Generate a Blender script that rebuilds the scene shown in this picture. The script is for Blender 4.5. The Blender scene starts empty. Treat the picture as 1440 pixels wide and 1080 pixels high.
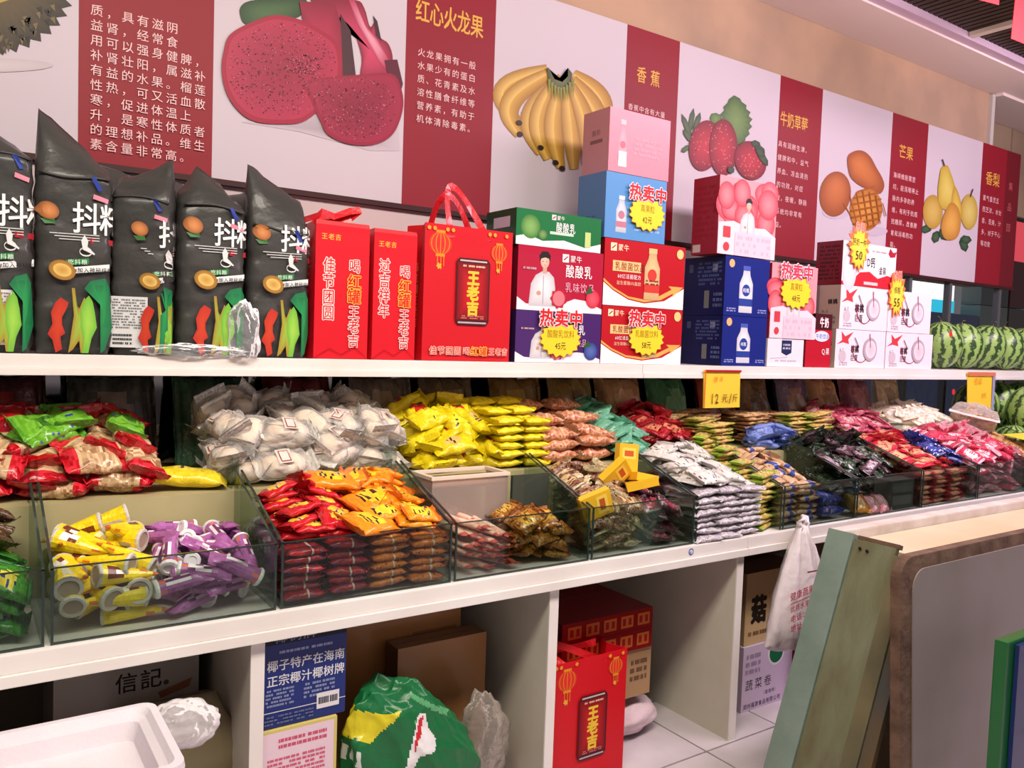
import bpy, bmesh, math, random
import numpy as np
from mathutils import Vector, Matrix, Euler
random.seed(7)
SC = bpy.context.scene
COL = SC.collection
PI = math.pi

# ------------------------------------------------------------------ camera
FPX, CAMH = 1150.0, 1.45
YAW, PITCH, ROLL = math.radians(34.4), math.atan(60 / 1150.0), 0.035
F0 = Vector((math.sin(YAW), math.cos(YAW), 0)); R0 = Vector((math.cos(YAW), -math.sin(YAW), 0)); Z0 = Vector((0, 0, 1))
FW = F0 * math.cos(PITCH) - Z0 * math.sin(PITCH); UP = Z0 * math.cos(PITCH) + F0 * math.sin(PITCH)
RT = R0 * math.cos(ROLL) + UP * math.sin(ROLL); UP = UP * math.cos(ROLL) - R0 * math.sin(ROLL)
CP = Vector((0, 0, CAMH))
cd = bpy.data.cameras.new('camera'); cam = bpy.data.objects.new('camera', cd); COL.objects.link(cam)
cd.sensor_width = 36; cd.lens = 36 * FPX / 1440; cd.clip_start = .02
mw = Matrix((RT, UP, -FW)).transposed().to_4x4(); mw.translation = CP
cam.matrix_world = mw; SC.camera = cam

# ------------------------------------------------------------------ world, lamps, exposure
W = bpy.data.worlds.new('hall_air'); SC.world = W; W.use_nodes = True
W.node_tree.nodes['Background'].inputs[0].default_value = (.80, .72, .74, 1)
W.node_tree.nodes['Background'].inputs[1].default_value = .22
def area(name, loc, rot, sx, sy, power, col):
    l = bpy.data.lights.new(name, 'AREA'); l.shape = 'RECTANGLE'; l.size = sx; l.size_y = sy; l.energy = power; l.color = col
    o = bpy.data.objects.new(name, l); COL.objects.link(o); o.location = loc; o.rotation_euler = rot; return o
area('hall_light_warm', (.6, .55, 3.18), (math.radians(22), 0, 0), 3.0, .5, 150, (1, .91, .78))
area('hall_light_pink', (4.4, .8, 3.18), (math.radians(22), 0, 0), 3.4, .5, 158, (1, .80, .92))
area('soffit_fill_rear', (3.2, -2.9, 1.7), (math.radians(98), 0, 0), 6.0, 1.6, 30, (1, .88, .88))  # added fill light behind the camera, lifts the soffit and the fronts
area('soffit_uplight', (2.6, 1.35, 2.55), (PI, 0, 0), 7.0, .12, 82, (1, .88, .84))  # unseen uplight, added to brighten the soffit underside
SC.view_settings.view_transform = 'Standard'; SC.view_settings.look = 'None'
SC.view_settings.exposure = -0.32; SC.view_settings.gamma = 1; SC.view_settings.use_curve_mapping = False
SC.cycles.transparent_max_bounces = 24
SC.cycles.max_bounces = 8

# ------------------------------------------------------------------ helpers
def lin(c): return tuple(((x / 255) / 12.92 if x / 255 <= .04045 else ((x / 255 + .055) / 1.055) ** 2.4) for x in c[:3])
def ray(px, py): return FW + RT * ((px - 720) / FPX) - UP * ((py - 540) / FPX)
def onY(px, py, Y): d = ray(px, py); return CP + d * (Y / d.y)
def onZ(px, py, Z): d = ray(px, py); return CP + d * ((Z - CAMH) / d.z)

MATS = {}
def M(name, col=(200, 200, 200), rough=.5, metal=0., bump=0., bscale=40., var=None, vscale=6., coat=0., stretch=None, detail=4):
    if name in MATS: return MATS[name]
    m = bpy.data.materials.new(name); m.use_nodes = True; nt = m.node_tree; b = nt.nodes['Principled BSDF']
    b.inputs['Base Color'].default_value = (*lin(col), 1); b.inputs['Roughness'].default_value = rough
    b.inputs['Metallic'].default_value = metal; b.inputs['Coat Weight'].default_value = coat; b.inputs['Specular IOR Level'].default_value = .28
    tc = nt.nodes.new('ShaderNodeTexCoord'); vec = tc.outputs['Object']
    if stretch:
        mp = nt.nodes.new('ShaderNodeMapping'); mp.inputs['Scale'].default_value = stretch
        nt.links.new(vec, mp.inputs[0]); vec = mp.outputs[0]
    if var:
        n = nt.nodes.new('ShaderNodeTexNoise'); n.inputs['Scale'].default_value = vscale; n.inputs['Detail'].default_value = detail
        r = nt.nodes.new('ShaderNodeValToRGB'); r.color_ramp.elements[0].color = (*lin(col), 1); r.color_ramp.elements[1].color = (*lin(var), 1)
        r.color_ramp.elements[0].position = .38; r.color_ramp.elements[1].position = .68
        nt.links.new(vec, n.inputs['Vector']); nt.links.new(n.outputs['Fac'], r.inputs[0]); nt.links.new(r.outputs[0], b.inputs['Base Color'])
    if bump:
        n = nt.nodes.new('ShaderNodeTexNoise'); n.inputs['Scale'].default_value = bscale; n.inputs['Detail'].default_value = 3
        u = nt.nodes.new('ShaderNodeBump'); u.inputs['Strength'].default_value = bump; u.inputs['Distance'].default_value = .01
        nt.links.new(vec, n.inputs['Vector']); nt.links.new(n.outputs['Fac'], u.inputs['Height']); nt.links.new(u.outputs[0], b.inputs['Normal'])
    MATS[name] = m; return m
def MV(name, rough=.4, bump=0., bscale=60., coat=0., sub=0.):
    "material coloured by the mesh's printed colours"
    if name in MATS: return MATS[name]
    m = M(name, (255, 255, 255), rough, 0, bump, bscale, coat=coat); nt = m.node_tree
    a = nt.nodes.new('ShaderNodeAttribute'); a.attribute_name = 'Col'
    nt.links.new(a.outputs['Color'], nt.nodes['Principled BSDF'].inputs['Base Color']); return m
def MG(name, tint=(235, 240, 240), frac=.10, rough=.03, bump=0., bscale=30., tcol=(255, 255, 255), fres=.6, sheet=False):
    "clear sheet: mostly see-through with a fresnel sheen"
    m = bpy.data.materials.new(name); m.use_nodes = True; nt = m.node_tree; nt.nodes.clear()
    out = nt.nodes.new('ShaderNodeOutputMaterial'); tr = nt.nodes.new('ShaderNodeBsdfTransparent'); tr.inputs[0].default_value = (*lin(tcol), 1)
    gl = nt.nodes.new('ShaderNodeBsdfGlossy' if sheet else 'ShaderNodeBsdfPrincipled'); gl.inputs[0].default_value = (*lin(tint), 1); gl.inputs['Roughness'].default_value = rough
    lw = nt.nodes.new('ShaderNodeLayerWeight'); lw.inputs[0].default_value = .35
    ma = nt.nodes.new('ShaderNodeMath'); ma.operation = 'MULTIPLY_ADD'; ma.inputs[1].default_value = fres; ma.inputs[2].default_value = frac
    ma.use_clamp = True
    mx = nt.nodes.new('ShaderNodeMixShader')
    nt.links.new(lw.outputs['Fresnel'], ma.inputs[0]); nt.links.new(ma.outputs[0], mx.inputs[0])
    nt.links.new(tr.outputs[0], mx.inputs[1]); nt.links.new(gl.outputs[0], mx.inputs[2]); nt.links.new(mx.outputs[0], out.inputs[0])
    if bump:
        tc = nt.nodes.new('ShaderNodeTexCoord'); n = nt.nodes.new('ShaderNodeTexNoise'); n.inputs['Scale'].default_value = bscale
        u = nt.nodes.new('ShaderNodeBump'); u.inputs['Strength'].default_value = bump; u.inputs['Distance'].default_value = .02
        nt.links.new(tc.outputs['Object'], n.inputs['Vector']); nt.links.new(n.outputs['Fac'], u.inputs['Height'])
        nt.links.new(u.outputs[0], gl.inputs['Normal']); nt.links.new(u.outputs[0], lw.inputs['Normal'])
    MATS[name] = m; return m
def ME(name, col, s):
    m = bpy.data.materials.new(name); m.use_nodes = True; b = m.node_tree.nodes['Principled BSDF']
    b.inputs['Base Color'].default_value = (*lin(col), 1); b.inputs['Emission Color'].default_value = (*lin(col), 1); b.inputs['Emission Strength'].default_value = s
    MATS[name] = m; return m

INK = MV('print_ink', .45); CARD = MV('printed_card', .32, .04, 30, .15); FOIL = MV('printed_foil', .26, .5, 55, .35); FOILS = MV('soft_wrapper', .33, .6, 30, .2)
PAPER = MV('printed_paper', .5, .05, 20)
WHITEP = M('white_laminate', (236, 230, 226), .32, var=(226, 218, 212), vscale=3)
BOARD = M('cream_board', (206, 200, 184), .5, var=(190, 184, 168), vscale=3, stretch=(8, 1, 1))
WALLM = M('beige_plaster', (184, 150, 126), .8, bump=.15, bscale=14, var=(162, 134, 116), vscale=2.2)
SOFFIT = M('pale_pink_plaster', (228, 208, 206), .7, bump=.05, bscale=12)
GLASS = MG('bin_glass', (225, 235, 235),   .02, .02, tcol=(232, 238, 234), fres=.30, sheet=True)
GEDGE = M('glass_edge', (38, 52, 48), .15, coat=.5)
CLEAR = MG('clear_wrap', (252, 248, 244), .20, .14, .7, 30, fres=.8)
WRAP = MG('thin_clear_film', (240, 240, 245), .10, .1, .8, 24, fres=.8)
FOAM = M('white_foam', (226, 218, 224), .7, bump=.12, bscale=120, var=(218, 208, 216), vscale=4)
DARKW = M('dark_red_frame', (58, 22, 24), .4)
CARDB = M('brown_cardboard', (150, 104, 66), .8, var=(132, 90, 56), vscale=5)

class MB:
    def __init__(s): s.v = []; s.f = []; s.c = []; s.m = []
    def add(s, vs, fs, col=(200, 200, 200), mi=0):
        b = len(s.v); s.v += [tuple(p) for p in vs]
        for f in fs: s.f.append([b + i for i in f]); s.c.append(lin(col) if max(col) > 1.001 or col == (0, 0, 0) else col); s.m.append(mi)
    def box(s, x0, x1, y0, y1, z0, z1, col=(200, 200, 200), cols=None, mi=0):
        vs = [(x, y, z) for z in (z0, z1) for y in (y0, y1) for x in (x0, x1)]
        fs = [(0, 1, 5, 4), (1, 3, 7, 5), (3, 2, 6, 7), (2, 0, 4, 6), (4, 5, 7, 6), (0, 2, 3, 1)]  # front right back left top bottom
        for i, f in enumerate(fs):
            s.add([vs[k] for k in f], [(0, 1, 2, 3)], cols[i] if cols else col, mi)
    def prism(s, pts, n, col=(200, 200, 200)):
        "closed prism: pts is a planar loop (Vectors), n the thickness vector"
        n = Vector(n); a = [Vector(p) for p in pts]; k = len(a)
        s.add(a + [p + n for p in a], [tuple(range(k - 1, -1, -1)), tuple(range(k, 2 * k))] + [(i, (i + 1) % k, k + (i + 1) % k, k + i) for i in range(k)], col)
    def tube(s, path, r, col=(200, 200, 200), seg=8):
        path = [Vector(p) for p in path]; rings = []
        for i, p in enumerate(path):
            d = (path[min(i + 1, len(path) - 1)] - path[max(i - 1, 0)]).normalized()
            a = d.cross(Vector((0, 0, 1)) if abs(d.z) < .9 else Vector((1, 0, 0))).normalized(); b = d.cross(a)
            rr = r[i] if isinstance(r, (list, tuple)) else r
            rings.append([p + (a * math.cos(t) + b * math.sin(t)) * rr for t in [2 * PI * j / seg for j in range(seg)]])
        s.loft(rings, col, caps=True)
    def loft(s, rings, col=(200, 200, 200), caps=False, colfn=None):
        n = len(rings[0]); base = len(s.v)
        for r in rings: s.v += [tuple(p) for p in r]
        for i in range(len(rings) - 1):
            for j in range(n):
                s.f.append([base + i * n + j, base + i * n + (j + 1) % n, base + (i + 1) * n + (j + 1) % n, base + (i + 1) * n + j])
                s.c.append(lin(colfn(i, j)) if colfn else lin(col)); s.m.append(0)
        if caps:
            s.f.append([base + j for j in range(n - 1, -1, -1)]); s.c.append(lin(colfn(0, 0)) if colfn else lin(col)); s.m.append(0)
            k = base + (len(rings) - 1) * n
            s.f.append([k + j for j in range(n)]); s.c.append(lin(colfn(len(rings) - 2, 0)) if colfn else lin(col)); s.m.append(0)
    def mesh(s, name, mats, smooth=False, bevel=0, weld=False):
        me = bpy.data.meshes.new(name); me.from_pydata(s.v, [], s.f)
        for m in (mats if isinstance(mats, (list, tuple)) else [mats]): me.materials.append(m)
        if len(me.polygons) == len(s.c):
            ca = me.color_attributes.new('Col', 'FLOAT_COLOR', 'CORNER')
            arr = np.empty((len(me.loops), 4), np.float32); arr[:, 3] = 1
            k = 0
            for f, c in zip(s.f, s.c):
                if len(c) == len(f) and isinstance(c[0], tuple):
                    for q in c: arr[k, :3] = q; k += 1
                else: arr[k:k + len(f), :3] = c; k += len(f)
            ca.data.foreach_set('color', arr.ravel())
        me.polygons.foreach_set('material_index', s.m)
        if smooth: me.polygons.foreach_set('use_smooth', [True] * len(me.polygons))
        if weld or bevel:
            bm = bmesh.new(); bm.from_mesh(me); bmesh.ops.remove_doubles(bm, verts=bm.verts, dist=1e-5)
            if bevel: bmesh.ops.bevel(bm, geom=bm.edges[:], offset=bevel, segments=2, affect='EDGES', profile=.7)
            bm.to_mesh(me); bm.free()
        me.update(); return me
    def build(s, name, mats, parent=None, **k): return link(name, s.mesh(name, mats, **k), parent)

def link(name, me, parent=None, loc=None, rot=None):
    o = bpy.data.objects.new(name, me); COL.objects.link(o)
    if parent is not None: o.parent = parent
    if loc is not None: o.location = loc
    if rot is not None: o.rotation_euler = rot
    return o
def tag(o, label, cat, group=None, kind=None):
    o['label'] = label; o['category'] = cat
    if group: o['group'] = group
    if kind: o['kind'] = kind
    return o
def thing(name, label, cat, loc=(0, 0, 0), rz=0, group=None):
    return tag(link(name, None, None, loc, (0, 0, rz)), label, cat, group)
def struct(name, mb, m, parent=None, **k):
    o = mb.build(name, m, parent, **k); o['kind'] = 'structure'; return o

# ---- glyphs
GL = {}
def glyph(ch, bold):
    k = ch
    if k not in GL:
        c = bpy.data.curves.new('g', 'FONT'); c.body = ch; c.resolution_u = 2
        o = bpy.data.objects.new('g', c); COL.objects.link(o)
        me = bpy.data.meshes.new_from_object(o.evaluated_get(bpy.context.evaluated_depsgraph_get()))
        vs = [(v.co.x, v.co.y) for v in me.vertices]; fs = [tuple(p.vertices) for p in me.polygons]
        w = max([v[0] for v in vs] or [.3]) + .06
        bpy.data.objects.remove(o); bpy.data.meshes.remove(me); GL[k] = (vs, fs, 1.0 if ord(ch) > 0x2e00 else w)
    return GL[k]

class Pr:
    "flat print laid in thin layers on a face; x, z run 0..1 over the face"
    def __init__(s, o, ux, uz, n, W=1, H=1, eps=.00015, warp=None):
        s.o, s.ux, s.uz, s.n, s.W, s.H, s.eps, s.warp = Vector(o), Vector(ux), Vector(uz), Vector(n), W, H, eps, warp
        s.mb = MB(); s.L = 1
    def P(s, x, z):
        p = s.o + s.ux * (x * s.W) + s.uz * (z * s.H) + s.n * (s.eps * s.L)
        return s.warp(p) if s.warp else p
    def poly(s, pts, col, col2=None, c=None):
        if col2 is None: s.mb.add([s.P(*p) for p in pts], [tuple(range(len(pts)))], col)
        else:
            c = c or (sum(p[0] for p in pts) / len(pts), sum(p[1] for p in pts) / len(pts)); n = len(pts)
            b = len(s.mb.v); s.mb.v += [tuple(s.P(*p)) for p in pts] + [tuple(s.P(c[0] * .5 + p[0] * .5, c[1] * .5 + p[1] * .5)) for p in pts] + [tuple(s.P(*c))]
            a, d = lin(col), lin(col2); mid = tuple(a[i] * .35 + d[i] * .65 for i in range(3))
            for i in range(n):
                j = (i + 1) % n
                s.mb.f.append([b + i, b + j, b + n + j, b + n + i]); s.mb.c.append((a, a, mid, mid)); s.mb.m.append(0)
                s.mb.f.append([b + n + i, b + n + j, b + 2 * n]); s.mb.c.append((mid, mid, d)); s.mb.m.append(0)
        s.L += 1; return s
    def rect(s, x0, z0, x1, z1, col): return s.poly([(x0, z0), (x1, z0), (x1, z1), (x0, z1)], col)
    def ell(s, cx, cz, rx, rz, col, col2=None, rot=0, seg=20, c=None):
        a = s.W / s.H
        pts = []
        for i in range(seg):
            t = 2 * PI * i / seg; u, v = rx * math.cos(t), rz * math.sin(t)
            pts.append((cx + u * math.cos(rot) - v * math.sin(rot), cz + (u * math.sin(rot) + v * math.cos(rot)) * a))
        return s.poly(pts, col, col2, c)
    def star(s, cx, cz, rx, rz, n, col, inner=.82, ph=0):
        return s.poly([(cx + rx * (1 if i % 2 else inner) * math.cos(ph + PI * i / n), cz + rz * (1 if i % 2 else inner) * math.sin(ph + PI * i / n)) for i in range(2 * n)], col)
    def line(s, a, b, w, col):
        d = Vector((b[0] - a[0], b[1] - a[1])); d.normalize(); q = (-d.y * w / 2, d.x * w / 2)
        return s.poly([(a[0] + q[0], a[1] + q[1]), (a[0] - q[0], a[1] - q[1]), (b[0] - q[0], b[1] - q[1]), (b[0] + q[0], b[1] + q[1])], col)
    def text(s, t, x, z, h, col, sx=1., bold=0., vert=False, pitch=1.08, slope=0., align='l', outline=None):
        "h: em height as a share of the face height; (x, z) the left-middle (or top-middle when vertical) of the run"
        L1 = s.L
        if outline is not None: s.text(t, x, z, h, outline, sx, bold * .4 + .05, vert, pitch, slope, align); s.L += .6
        em = h * s.H; px = x * s.W; pz = z * s.H
        if align == 'c' and not vert: px -= sum(glyph(c, bold)[2] for c in t if c != ' ') * em * sx * pitch / 2 + t.count(' ') * em * sx * .2
        for ch in t:
            if ch == ' ':
                if vert: pz -= em * .5
                else: px += em * sx * .4; pz += em * sx * .4 * slope
                continue
            vs, fs, adv = glyph(ch, bold)
            ox, oz = (px - em * sx * .5, pz - em * .9) if vert else (px, pz - em * .38)
            L0 = s.L
            bb = bold * .42 * em if outline is not None or bold < .045 else bold * em
            for qx, qz in (((0, 0),) if bold < .012 else ((-.7, -.7), (.7, -.7), (-.7, .7), (.7, .7)) if bold < .045 else ((-.7, -.7), (.7, -.7), (-.7, .7), (.7, .7), (1, 0), (-1, 0), (0, 1), (0, -1))):
                s.L += .22
                s.mb.add([s.P((ox + v[0] * em * sx + qx * bb) / s.W, (oz + v[1] * em + v[0] * em * sx * slope + qz * bb) / s.H) for v in vs], fs, col)
            L1 = s.L; s.L = L0
            if vert: pz -= em * pitch
            else: px += adv * em * sx * pitch; pz += adv * em * sx * pitch * slope
        s.L = L1 + 1; return s
    def scrib(s, x0, z0, x1, z1, rows, col, fill=.75, seed=1):
        "rows of tiny unreadable lettering as short bars"
        rn = random.Random(seed)
        for r in range(rows):
            z = z1 - (r + .5) * (z1 - z0) / rows; hh = (z1 - z0) / rows * .28; x = x0
            while x < x1:
                w = rn.uniform(.02, .07) * (x1 - x0) * 1.2
                if rn.random() < fill: s.mb.add([s.P(x, z - hh), s.P(min(x + w, x1), z - hh), s.P(min(x + w, x1), z + hh), s.P(x, z + hh)], [(0, 1, 2, 3)], col)
                x += w * 1.25
        s.L += 1; return s
    def build(s, name, parent, mat=None): return s.mb.build(name, mat or INK, parent)

# ------------------------------------------------------------------ structure
TILE = M('floor_tile', (205, 196, 200), .25, var=(190, 180, 186), vscale=4)
mb = MB(); mb.box(-3, 9, -3, 4.5, -.03, -.008)
fl = struct('floor', mb, M('grout', (110, 102, 100), .8))
tmb = MB(); tmb.box(.004, .396, .004, .396, -.008, 0)
tme = tmb.mesh('tile', TILE, bevel=.0015)
for i in range(3, 11):
    for j in range(2, 8):
        link('tile', tme, fl, (i * .4 - .16, j * .4 - .05, 0))
mb = MB()
for i in range(-8, 23):
    for j in range(-8, 12):
        if 3 <= i < 11 and 2 <= j < 8: continue
        mb.box(i * .4 - .156, i * .4 + .236, j * .4 - .046, j * .4 + .346, -.008, 0)
t_ = mb.build('outer_tile_field', TILE, fl); t_['kind'] = 'stuff'
WY = 2.80
mb = MB(); mb.box(-3, 5.74, WY + .02, WY + .12, 1.93, 3.22)
mb.box(-3, 5.74, WY + .02, WY + .12, 0, .80)
struct('wall_back', mb, WALLM)
mb = MB(); mb.box(-3, 5.74, WY - .005, WY + .02, 2.02, 2.04)
# soffit: lit underside, stepped edge
mb = MB(); mb.box(-3, 7.5, 2.50, 3.1, 3.21, 3.34); mb.box(5.74, 7.5, 2.75, 3.1, 3.19, 3.21)
struct('ceiling', mb, SOFFIT)
mb = MB(); mb.box(-3, 7.5, 2.445, 2.50, 3.222, 3.40); struct('trim_1', mb, M('lilac_trim', (196, 168, 190), .4))
sl = MB()
for i in range(180):
    x = -.8 + i * .05; sl.box(x, x + .036, -3, 2.445, 3.26, 3.30)
so = sl.build('ceiling_slat_field', M('dark_brown_slat', (52, 38, 28), .5)); so['kind'] = 'structure'
mb = MB(); mb.box(-3, 9, -3, 2.44, 3.35, 3.38); struct('ceiling_deck', mb, M('black_deck', (16, 12, 10), .8))
p0 = onZ(1345, 52, 3.25)
mb = MB(); mb.box(p0.x, p0.x + .05, -3, 2.44, 3.235, 3.258); struct('trim_2', mb, M('pale_ceiling_bar', (205, 190, 176), .4))
# right end: post and beige panels standing further back
mb = MB(); mb.box(5.70, 5.74, WY - .004, WY + .05, 2.8, 3.2); struct('trim_3', mb, M('grey_post', (190, 182, 178), .4))
PANELM = M('beige_side_panel', (168, 144, 120), .6, var=(150, 128, 108), vscale=2)
wr = MB(); wr.box(5.8, 7.6, 3.12, 3.2, 2.55, 3.21); wr = struct('wall_right', wr, M('side_backing', (90, 76, 64), .8))
for i in range(4):
    mb = MB(); mb.box(5.80 + i * .42, 6.20 + i * .42, 3.09, 3.12, 2.55, 3.19); mb.build('panel', PANELM, wr, bevel=.004)

# mirror glass band between the counter and the banner
MIRR = bpy.data.materials.new('dim_mirror'); MIRR.use_nodes = True; b_ = MIRR.node_tree.nodes['Principled BSDF']
b_.inputs['Base Color'].default_value = (.12, .11, .11, 1); b_.inputs['Metallic'].default_value = 1; b_.inputs['Roughness'].default_value = .06
MIRL = bpy.data.materials.new('bright_mirror'); MIRL.use_nodes = True; b_ = MIRL.node_tree.nodes['Principled BSDF']
b_.inputs['Base Color'].default_value = (.78, .70, .72, 1); b_.inputs['Metallic'].default_value = 1; b_.inputs['Roughness'].default_value = .05
mb = MB(); mb.box(-3, 4.30, WY, WY + .02, .80, 1.34); wm = struct('window_1', mb, MIRR)
mb = MB(); mb.box(-3, 4.30, WY, WY + .02, 1.34, 1.93); struct('window_2', mb, M('painted_reflection_panel', (196, 176, 178), .18))  # plain board, its pale colour stands in for the bright mirror reflection
mb = MB(); mb.box(-3, 6.15, WY - .022, WY, 1.928, 1.946); struct('trim_4', mb, DARKW)
WGLASS = MG('window_glass', (235, 240, 245), .0, .02, tcol=(246, 248, 250), fres=.08, sheet=True)
w3 = link('window_3', None); w3['kind'] = 'structure'
for i, (a, b) in enumerate(((4.32, 4.83), (4.86, 5.30), (5.33, 5.95))):
    mb = MB(); mb.box(a, b, WY, WY + .01, .85, 1.93); mb.build('pane', WGLASS, w3)
for x in (4.30, 4.83, 5.30, 5.95):
    mb = MB(); mb.box(x, x + .03, WY - .01, WY + .03, .80, 1.93); mb.build('window_frame', M('aluminium_frame', (120, 120, 124), .35, .6), w3)

# what is seen beyond the opening: lit shop signs and dim stalls
SW, SCY, SRD = ME('sign_white', (250, 250, 245), 1.6), ME('sign_cyan', (50, 205, 236), 1.1), ME('sign_red', (240, 84, 96), .75)
for (a_, b_, lb, nm) in ((8.3, 10.75, 'cyan and white lit shop sign seen through the glass above the watermelons', 0), (12.30, 15.0, 'white, cyan and red lit shop sign at the far right edge', 1)):
    t = thing('shop_sign', lb, 'sign', (a_, 5.6, 2.0)); L_ = b_ - a_
    mb = MB(); mb.box(0, L_, 0, .12, .17, .44); mb.build('white_band', SW, t)
    mb = MB(); mb.box(0, L_, -.01, .12, .02, .17); mb.build('cyan_band', SCY, t)
    if nm: mb = MB(); mb.box(0, L_, 0, .12, .70, 2.4); mb.build('red_band', SRD, t)
    mb = MB(); mb.box(0, L_, .12, .2, 0, 2.4, (96, 98, 112)); mb.build('backboard', INK, t)
for (a_, b_, c_, c2_, lb) in ((8.0, 10.8, (84, 96, 132), (110, 120, 150), 'blue-grey stall front dimly seen through the glass under the cyan sign'), (10.84, 11.55, (120, 130, 124), (84, 92, 88), 'grey-green stall panel seen through the glass, second from the right'), (11.60, 12.25, (92, 84, 82), (96, 40, 48), 'dark stall panel with a maroon top seen through the glass'), (12.30, 15.0, (92, 120, 178), (110, 130, 180), 'blue stall front at the far right edge under the sign')):
    t = thing('market_stall', lb, 'stall', (a_, 5.3, 0)); L_ = b_ - a_
    mb = MB(); mb.box(0, L_, 0, .25, 0, 1.98 if L_ > 1 else 2.12, c_); mb.build('cabinet', CARD, t)
    mb = MB(); mb.box(.02, L_ - .02, -.02, 0, 1.55, 1.80, c2_); mb.build('shelf_front', CARD, t)
    if L_ < 1: mb = MB(); mb.box(0, L_, .0, .25, 2.13, 2.75, c2_); mb.build('upper_panel', CARD, t)

# ------------------------------------------------------------------ the banner
banner = thing('fruit_banner', 'long wall banner with red text panels and large pictures of fruit', 'banner', (0, 0, 0))
BY = WY - .012
def BX(px, py=200): return onY(px, py, BY).x
def BZ(px, py): return onY(px, py, BY).z
X0b, X1b, Z0b, Z1b = -.9, 6.12, 1.94, 2.865
mb = MB(); mb.box(X0b, X1b, BY, BY + .006, Z0b, Z1b, (196, 182, 192)); mb.build('cloth', PAPER, banner)
def bprint(): return Pr((0, BY, 0), (1, 0, 0), (0, 0, 1), (0, -1, 0), 1, 1, .0005)
def bp(px, py): p = onY(px, py, BY); return (p.x, p.z)
def pxell(P, cx, cy, rx, ry, col, col2=None, rot=0, seg=24, c=None):
    "ellipse given by its picture centre and radii, drawn on the banner cloth"
    pts = []
    for i in range(seg):
        t = 2 * PI * i / seg; u, v = rx * math.cos(t), ry * math.sin(t)
        pts.append(bp(cx + u * math.cos(rot) - v * math.sin(rot), cy + u * math.sin(rot) + v * math.cos(rot)))
    P.poly(pts, col, col2, bp(*c) if c else None)
def smooth(pts, k=4):
    out = []; n = len(pts)
    for i in range(n):
        p0, p1, p2, p3 = pts[i - 1], pts[i], pts[(i + 1) % n], pts[(i + 2) % n]
        for q in range(k):
            t = q / k; out.append(tuple(.5 * (2 * p1[a] + (p2[a] - p0[a]) * t + (2 * p0[a] - 5 * p1[a] + 4 * p2[a] - p3[a]) * t * t + (3 * p1[a] - p0[a] - 3 * p2[a] + p3[a]) * t ** 3) for a in (0, 1)))
    return out
def pxpoly(P, pts, col, col2=None, c=None): P.poly([bp(*p) for p in pts], col, col2, bp(*c) if c else None)

GOLD, CREAM, RED = (214, 160, 70), (232, 190, 192), (134, 20, 36)
panels = [(.308, .695), (1.381, 1.77), (2.46, 2.786), (3.517, 3.872), (4.544, 4.93), (5.60, 6.12)]
for a, b in panels:
    mb = MB(); mb.box(a, b, BY - .001, BY, Z0b, Z1b, RED); mb.build('red_panel', PAPER, banner)
mb = MB(); mb.box(5.93, 6.12, BY - .0016, BY - .001, Z0b, Z1b, (104, 18, 30)); mb.build('dark_end_strip', PAPER, banner)
def block(lines, x, ztop, em, pitchx, pitchz, col=CREAM, bold=.004, sx=1):
    P = bprint()
    P.L = 4
    for i, l in enumerate(lines): P.text(l, x, ztop - i * pitchz, em, col, sx=sx, bold=bold, pitch=pitchx)
    P.build('lettering', banner)
block(['质，具有滋阴', '益肾，经常食', '用可以强身健脾，', '补肾壮阳，属滋补', '有益的水果。榴莲', '性热，可又活血散', '寒，促进体温上', '升，是寒性体质者', '的理想补品。维生', '素含量非常高。'], .338, 2.395, .0355, 1.20, .0440)
def title(s, x, z, em, pitch=1.0, sx=.85):
    P = bprint(); P.L = 4; P.text(s, x, z, em, GOLD, sx=sx, bold=.03, pitch=pitch); P.build('title_lettering', banner)
title('红心火龙果', BX(584, 12), BZ(590, 14), .092, .98, .66)
block(['火龙果拥有一般', '水果少有的蛋白', '质、花青素及水', '溶性膳食纤维等', '营养素，有助于', '机体清除毒素。'], BX(587, 75), BZ(590, 73), .032, 1.16, .0490)
title('香 蕉', BX(895, 100), BZ(897, 104), .075, 1.0, .8)
block(['香蕉中含有大量', '糖类物质及其他', '营养成分，可充饥'], BX(883, 146), BZ(886, 150), .030, 1.10, .05)
title('牛奶草莓', BX(1097, 160), BZ(1098, 166), .08, 1.0, .72)
block(['具有润肺生津，', '健脾和中，益气', '养血、凉血清热', '的功效，对症', '疲，夜暖，静脉', '系统均非常有', '益。'], BX(1094, 201), BZ(1096, 202), .033, 1.13, .069)
title('芒果', BX(1264, 208), BZ(1265, 212), .085, 1.0, .9)
block(['海绵维能需营', '切，能润喉稀止', '脉内多孕的养', '维，有利于抗癌', '抗糖尿，改善脾', '胃和消毒的功', '能。'], BX(1256, 244), BZ(1258, 246), .036, 1.12, .068)
title('香梨', BX(1386, 245), BZ(1388, 250), .095, 1.0, 1.0)
block(['氯气香灵五', '西芝浓，水分', '香，亚美，汁', '多，对于干心', '等功效'], BX(1382, 275), BZ(1384, 278), .040, 1.10, .075)
block(['果', '品', '园'], BX(1418, 260), BZ(1419, 262), .06, 1.1, .14, (190, 90, 96))

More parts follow.
